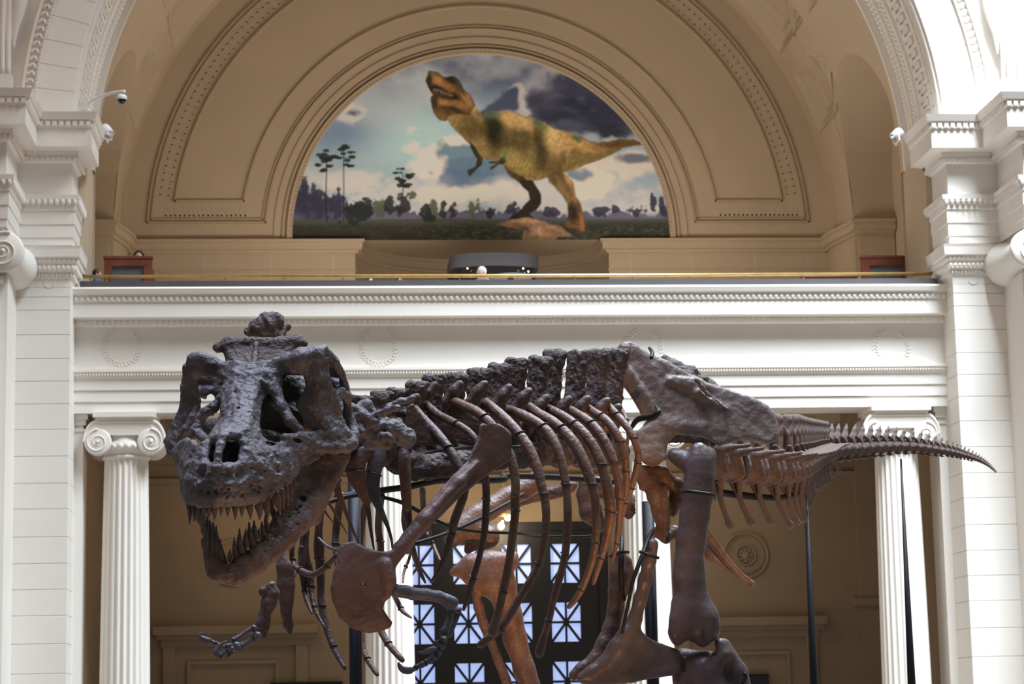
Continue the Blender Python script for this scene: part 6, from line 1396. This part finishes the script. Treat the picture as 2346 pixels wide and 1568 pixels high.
# ================================================================== THINGS ON THE BALCONY
def framed_board(name, label, px0, px1, py, Y, h, rot):
    p0, p1 = W(px0, py, Y), W(px1, py, Y); w = p1[0]-p0[0]; ztop = (p0[2]+p1[2])/2; H = ztop-BAL
    e = empty(name, ((p0[0]+p1[0])/2, Y, BAL)); e.rotation_euler = (0, 0, rot); tag(e, label, 'display board', 'wooden display boards on the balcony')
    t = 0.13
    MB().box(-w/2, -w/2+t, -0.05, 0.05, 0, H).box(w/2-t, w/2, -0.05, 0.05, 0, H).box(-w/2+t, w/2-t, -0.05, 0.05, H-t*1.15, H).box(-w/2+t, w/2-t, -0.05, 0.05, 0.45, 0.6).build('frame', M['wood'], e)
    MB().box(-w/2-0.012, w/2+0.012, -0.062, 0.062, H-0.03, H+0.012).build('top_moulding', M['wood'], e)
    MB().box(-w/2+t, w/2-t, -0.012, 0.02, 0.6, H-t*1.15).build('panel', M['glassgrey'], e)
    return e
framed_board('display_board', 'dark wooden framed display board at the left end of the balcony', 239, 349, 590, 36.4, 1.4, 0.0)
framed_board('display_board', 'reddish wooden framed display board at the right end of the balcony', 1972, 2081, 589, 36.4, 1.4, 0.0)
mb = MB(); pr = W(1905, 636, 36.6); mb.box(-0.42, 0.42, -0.25, 0.25, 0, pr[2]-BAL-0.05).box(-0.45, 0.45, -0.28, 0.28, pr[2]-BAL-0.05, pr[2]-BAL)
o = mb.build('wooden_case', M['wood']); o.location = (pr[0]-0.08, 36.6, BAL); tag(o, 'low dark wooden case left of the right display board', 'case')
# round dark vitrine in the middle
kc = W(1137, 575, 39.3); kz = kc[2]; e = empty('round_vitrine', (kc[0], 39.9, BAL)); tag(e, 'dark slate drum-shaped vitrine with tiny lights under the mural', 'display case')
kr = 0.79
def drum(mb, r, z0, z1, a0=math.radians(200), a1=math.radians(340), n=32, dep=0.9):
    pts = [(r*math.cos(a), r*0.45*math.sin(a)-0.1) for a in np.linspace(math.pi*1.02, math.pi*1.98, n)]+[(r*0.99, dep), (-r*0.99, dep)]
    k = len(pts); mb.add([(x, y, z0) for x, y in pts]+[(x, y, z1) for x, y in pts], [tuple(range(k))[::-1], tuple(range(k, 2*k))]+[(i, (i+1) % k, k+(i+1) % k, k+i) for i in range(k)]); return mb
H = kz-BAL
drum(MB(), kr, H-0.235, H).build('canopy', M['kiosk'], e); drum(MB(), kr-0.06, 0.0, H-0.235).build('glass_drum', M['kioskdark'], e); drum(MB(), kr-0.02, 0.0, 0.55).build('base', M['kiosk'], e)
for px, py in ((1072, 612), (1200, 612), (1213, 617)):
    p = W(px, py, 39.3); bb = MB(); bb.add(*blob((p[0]-kc[0], -0.47 if px < 1210 else -0.38, p[2]-BAL), (1, 0, 0), (0, 1, 0), (0, 0, 1), 0.013, 0.013, 0.013, 8, 6)); bb.build('spot_bulb', M['lamp'], e)
mb = MB(); pr = W(1170, 633, 36.6); mb.add(*lathe_vf([(0.0, 0.0), (0.33, -0.005), (0.36, -0.03), (0.34, -0.05), (0.06, -0.06), (0.05, -0.9), (0.25, -0.92), (0.25, -0.95), (0.0, -0.95)][::-1], 32, (0, 0, 0)))
o = mb.build('round_table', M['glassgrey'], smooth=False); o.location = (pr[0], 36.6, pr[2]); tag(o, 'round grey table top just behind the brass rail', 'table')
o.location.z = max(pr[2], BAL+0.95)

# ---- people standing on the balcony
def person(px, py, Y, cloth, hair, label, facing=-1, turn=0.0):
    top = W(px, py, Y); Hh = top[2]-BAL; e = empty('person', (top[0], Y, BAL)); tag(e, label, 'person'); e.rotation_euler = (0, 0, turn)
    k = Hh/1.72
    f_ = Field.__new__(Field); f_.fr = None; f_.h = 0.03
    lo, hi = np.array([-0.36, -0.28, -0.02], np.float32), np.array([0.36, 0.28, 1.60], np.float32); f_.lo = lo; f_.n = np.ceil((hi-lo)/f_.h).astype(int)+1
    f_.g = np.full(f_.n, 1e3, np.float32); f_.ax = [lo[i]+f_.h*np.arange(f_.n[i], dtype=np.float32) for i in range(3)]
    for s in (-1, 1):
        f_.chain([(0.09*s, 0, 0.92, 0.10), (0.10*s, 0.0, 0.5, 0.07), (0.10*s, 0.02, 0.09, 0.05)], 0.03); f_.seg((0.10*s, 0.02, 0.05), (0.11*s, -0.14, 0.035), 0.05, 0.035, 0.03)
        f_.chain([(0.18*s, 0, 1.38, 0.065), (0.24*s, 0.02, 1.10, 0.05), (0.23*s, -0.08, 0.84, 0.042)], 0.03)
    f_.chain([(0, 0, 0.95, 0.15), (0, 0, 1.15, 0.15), (0, 0, 1.33, 0.15)], 0.06); f_.seg((-0.13, 0, 1.38), (0.13, 0, 1.38), 0.085, 0.085, 0.06); f_.seg((0, 0, 1.4), (0, -0.01, 1.52), 0.06, 0.055, 0.03)
    V, F_ = f_.mesh(); b = obj('body', mesh_data('body', V*k, F_, cloth, True), e)
    h = MB(); h.add(*blob((0, -0.015, 1.585), (1, 0, 0), (0, 1, 0), (0, 0, 1), 0.078, 0.098, 0.125, 16, 12)); h.add(*blob((0, -0.115, 1.575), (1, 0, 0), (0, 1, 0), (0, 0, 1), 0.014, 0.024, 0.024, 8, 6))
    for s in (-1, 1): h.add(*blob((0.08*s, 0.0, 1.585), (1, 0, 0), (0, 1, 0), (0, 0, 1), 0.014, 0.022, 0.034, 8, 6))
    hd = obj('head', mesh_data('head', np.array(h.v)*k, h.f, M['skin'], True), e)
    g = MB(); g.add(*blob((0, 0.012, 1.625), (1, 0, 0), (0, 1, 0), (0, 0, 1), 0.092, 0.108, 0.105, 16, 12)); obj('hair', mesh_data('hair', np.array(g.v)*k, g.f, hair, True), hd)
    f2 = MB()
    for s in (-1, 1):
        f2.add(*blob((0.032*s, -0.102, 1.595), (1, 0, 0), (0, 1, 0), (0, 0, 1), 0.013, 0.01, 0.008, 8, 5))
    f2.add(*blob((0, -0.104, 1.525), (1, 0, 0), (0, 1, 0), (0, 0, 1), 0.025, 0.008, 0.006, 8, 5)); obj('face_features', mesh_data('face_features', np.array(f2.v)*k, f2.f, M['hair_dark'], True), hd)
    return e
person(1103, 611, 37.0, M['cloth_tan'], M['hair_grey'], 'grey-haired person leaning by the vitrine behind the brass rail', turn=-0.9)
person(318, 575, 37.6, M['cloth_dark'], M['hair_dark'], 'dark-haired person behind the left wooden display board')
person(222, 617, 35.85, M['cloth_blue'], M['hair_dark'], 'person in blue at the far left end of the balcony', turn=1.57)
person(849, 635, 36.9, M['cloth_dark'], M['hair_dark'], 'dark-haired person barely showing above the band, further left of two')
person(917, 634, 37.1, M['cloth_dark'], M['hair_dark'], 'dark-haired person barely showing above the band, nearer the vitrine')

# ---- security camera and spotlights on the cornices
cb = W(197, 252, 33.95); sc_ = empty('security_camera', Vector(cb)); tag(sc_, 'white dome security camera on a bent arm above the left cornice', 'camera')
pp = [W(x, y, 33.95-0.1*q)-cb for q, (x, y) in enumerate(((197, 254), (200, 244), (212, 231), (238, 219), (262, 212), (286, 210)))]
mb = MB(); mb.add(*tube_vf(catmull(pp, 5), [0.024]*26, 10)); mb.add(*lathe_vf([(0.0, -0.02), (0.06, -0.02), (0.06, 0.0), (0.0, 0.0)], 14)); mb.build('arm', M['plastic'], sc_, smooth=True)
hc = W(279, 226, 33.5)-cb; mb = MB(); mb.add(*lathe_vf([(0.075, -0.02), (0.08, 0.0), (0.078, 0.03), (0.05, 0.06), (0.02, 0.065), (0.018, 0.11), (0.0, 0.11)], 20, tuple(hc))); mb.build('housing', M['plastic'], sc_, smooth=True)
mb = MB(); mb.add(*blob(tuple(hc+np.array([0, 0, -0.02])), (1, 0, 0), (0, 1, 0), (0, 0, 1), 0.062, 0.062, 0.065, 14, 8)); mb.build('dome', M['dome'], sc_, smooth=True)
def spotlight(px, py, Y, d, label):
    c = W(px, py, Y); e = empty('spotlight', Vector(c)); tag(e, label, 'spotlight', 'flood lamps clamped on the cornices')
    d = np.array(d, float); d /= np.linalg.norm(d); a = np.cross(d, [0, 0, 1]); a /= np.linalg.norm(a); b = np.cross(a, d)
    def lt(prof, name, m):
        v = []; f = []; n = 16
        for i in range(n):
            t = 2*math.pi*i/n
            for r, h in prof: v.append(tuple(d*h+(a*math.cos(t)+b*math.sin(t))*r))
        k = len(prof)
        for i in range(n):
            for q in range(k-1): f.append((i*k+q, ((i+1) % n)*k+q, ((i+1) % n)*k+q+1, i*k+q+1))
        return obj(name, mesh_data(name, v, f, m, True), e)
    lt([(0.0, -0.12), (0.07, -0.12), (0.085, -0.08), (0.09, 0.06), (0.08, 0.062), (0.078, 0.0)], 'housing', M['plastic']); lt([(0.078, 0.05), (0.04, 0.0), (0.0, -0.01)], 'reflector', M['chrome'])
    mb = MB(); mb.add(*tube_vf([tuple(a*0.1), tuple(a*0.11-np.array([0, 0, 0.1])), tuple(-np.array([0, 0, 0.12])), tuple(-a*0.11-np.array([0, 0, 0.1])), tuple(-a*0.1)], [0.012]*5, 6)); mb.add(*tube_vf([(0, 0, -0.11), (0, 0.05, -0.15)], [0.02]*2, 8)); mb.build('bracket', M['plastic'], e)
spotlight(246, 303, 34.9, (0.3, -0.2, -0.5), 'small flood lamp with a bright reflector below the left cornice'); spotlight(2053, 311, 34.9, (-0.5, -0.1, -0.5), 'white flood lamp clamped on the right cornice')

# ---- hanging bulbs in front of the dark doors
ch_ = W(1155, 1190, 38.5); e = empty('pendant_lamp', Vector(ch_)); tag(e, 'cluster of warm glowing globe bulbs above the dark doors', 'lamp')
for px, py in ((1163, 1186), (1148, 1206), (1151, 1196)):
    p = W(px, py, 38.5)-ch_; mb = MB(); mb.add(*blob(tuple(p), (1, 0, 0), (0, 1, 0), (0, 0, 1), 0.055 if py != 1196 else 0.02, 0.055, 0.06 if py != 1196 else 0.02, 14, 10)); mb.build('bulb', M['lamp'], e, smooth=True)
mb = MB(); mb.add(*tube_vf([(0, 0, 0.08), (0, 0, 6.3-ch_[2])], [0.015]*2, 8)); mb.add(*lathe_vf([(0.0, 0.12), (0.07, 0.1), (0.09, 0.05), (0.0, 0.04)], 16)); mb.build('stem', M['brass'], e)
def plight(name, loc, power, col, r=0.15):
    l = bpy.data.lights.new(name, 'POINT'); l.energy = power; l.color = col; l.shadow_soft_size = r; o = bpy.data.objects.new(name, l); COL.objects.link(o); o.location = loc; return o
plight('pendant_glow', tuple(ch_+np.array([0, -0.3, -0.1])), 60, (1.0, 0.78, 0.5))
plight('portico_lamp_left', (-0.6, 37.6, 5.2), 26, (1.0, 0.72, 0.45)); plight('portico_lamp_right', (6.6, 37.6, 5.2), 20, (1.0, 0.75, 0.5))
# dark notice boards just rising into the picture on the rear wall
for px, lab in ((1735, 'dark notice board low on the rear wall right of the hind leg'), (702, 'dark notice board low on the rear wall left of the middle columns')):
    p = W(px, 1547 if px > 1000 else 1565, YR-0.12); w_ = 0.19 if px > 1000 else 0.6
    n_ = empty('notice_board', (p[0], YR-0.12, p[2]-0.75)); tag(n_, lab, 'notice board')
    MB().box(-w_, w_, -0.02, 0.12, 0, 0.75).build('board', M['iron'], n_); MB().box(-w_-0.01, w_+0.01, -0.03, 0.12, 0.73, 0.76).build('frame', M['steel'], n_)

# ---- plinth under the skeleton with its warm uplights
pl = MB(); 
base_pts = [(-1.2, 10.6), (1.2, 9.8), (4.4, 13.0), (7.2, 19.4), (6.0, 21.6), (2.2, 17.6)]
k = len(base_pts); pl.add([(x, y, 0.0) for x, y in base_pts]+[(x, y, 0.40) for x, y in base_pts], [tuple(range(k))[::-1], tuple(range(k, 2*k))]+[(i, (i+1) % k, k+(i+1) % k, k+i) for i in range(k)])
o = pl.build('exhibit_plinth', M['slate']); tag(o, 'low dark plinth under the dinosaur skeleton', 'plinth')
def uplight(loc, tgt, power, col, ang):
    l = bpy.data.lights.new('plinth_uplight', 'SPOT'); l.energy = power; l.color = col; l.spot_size = math.radians(ang); l.spot_blend = 0.8; l.shadow_soft_size = 0.08
    o = bpy.data.objects.new('plinth_uplight', l); COL.objects.link(o); o.location = loc; o.rotation_euler = (Vector(tgt)-Vector(loc)).to_track_quat('-Z', 'Y').to_euler()
uplight((3.3, 10.8, 0.3), (1.85, 14.4, 2.5), 520, (1.0, 0.52, 0.22), 25); uplight((4.9, 13.4, 0.3), (3.3, 16.5, 2.5), 330, (1.0, 0.55, 0.27), 30); uplight((1.1, 13.4, 0.45), (1.5, 15.1, 2.3), 60, (1.0, 0.55, 0.28), 60); uplight((0.6, 10.6, 0.45), (0.0, 11.3, 2.7), 75, (1.0, 0.55, 0.32), 60)
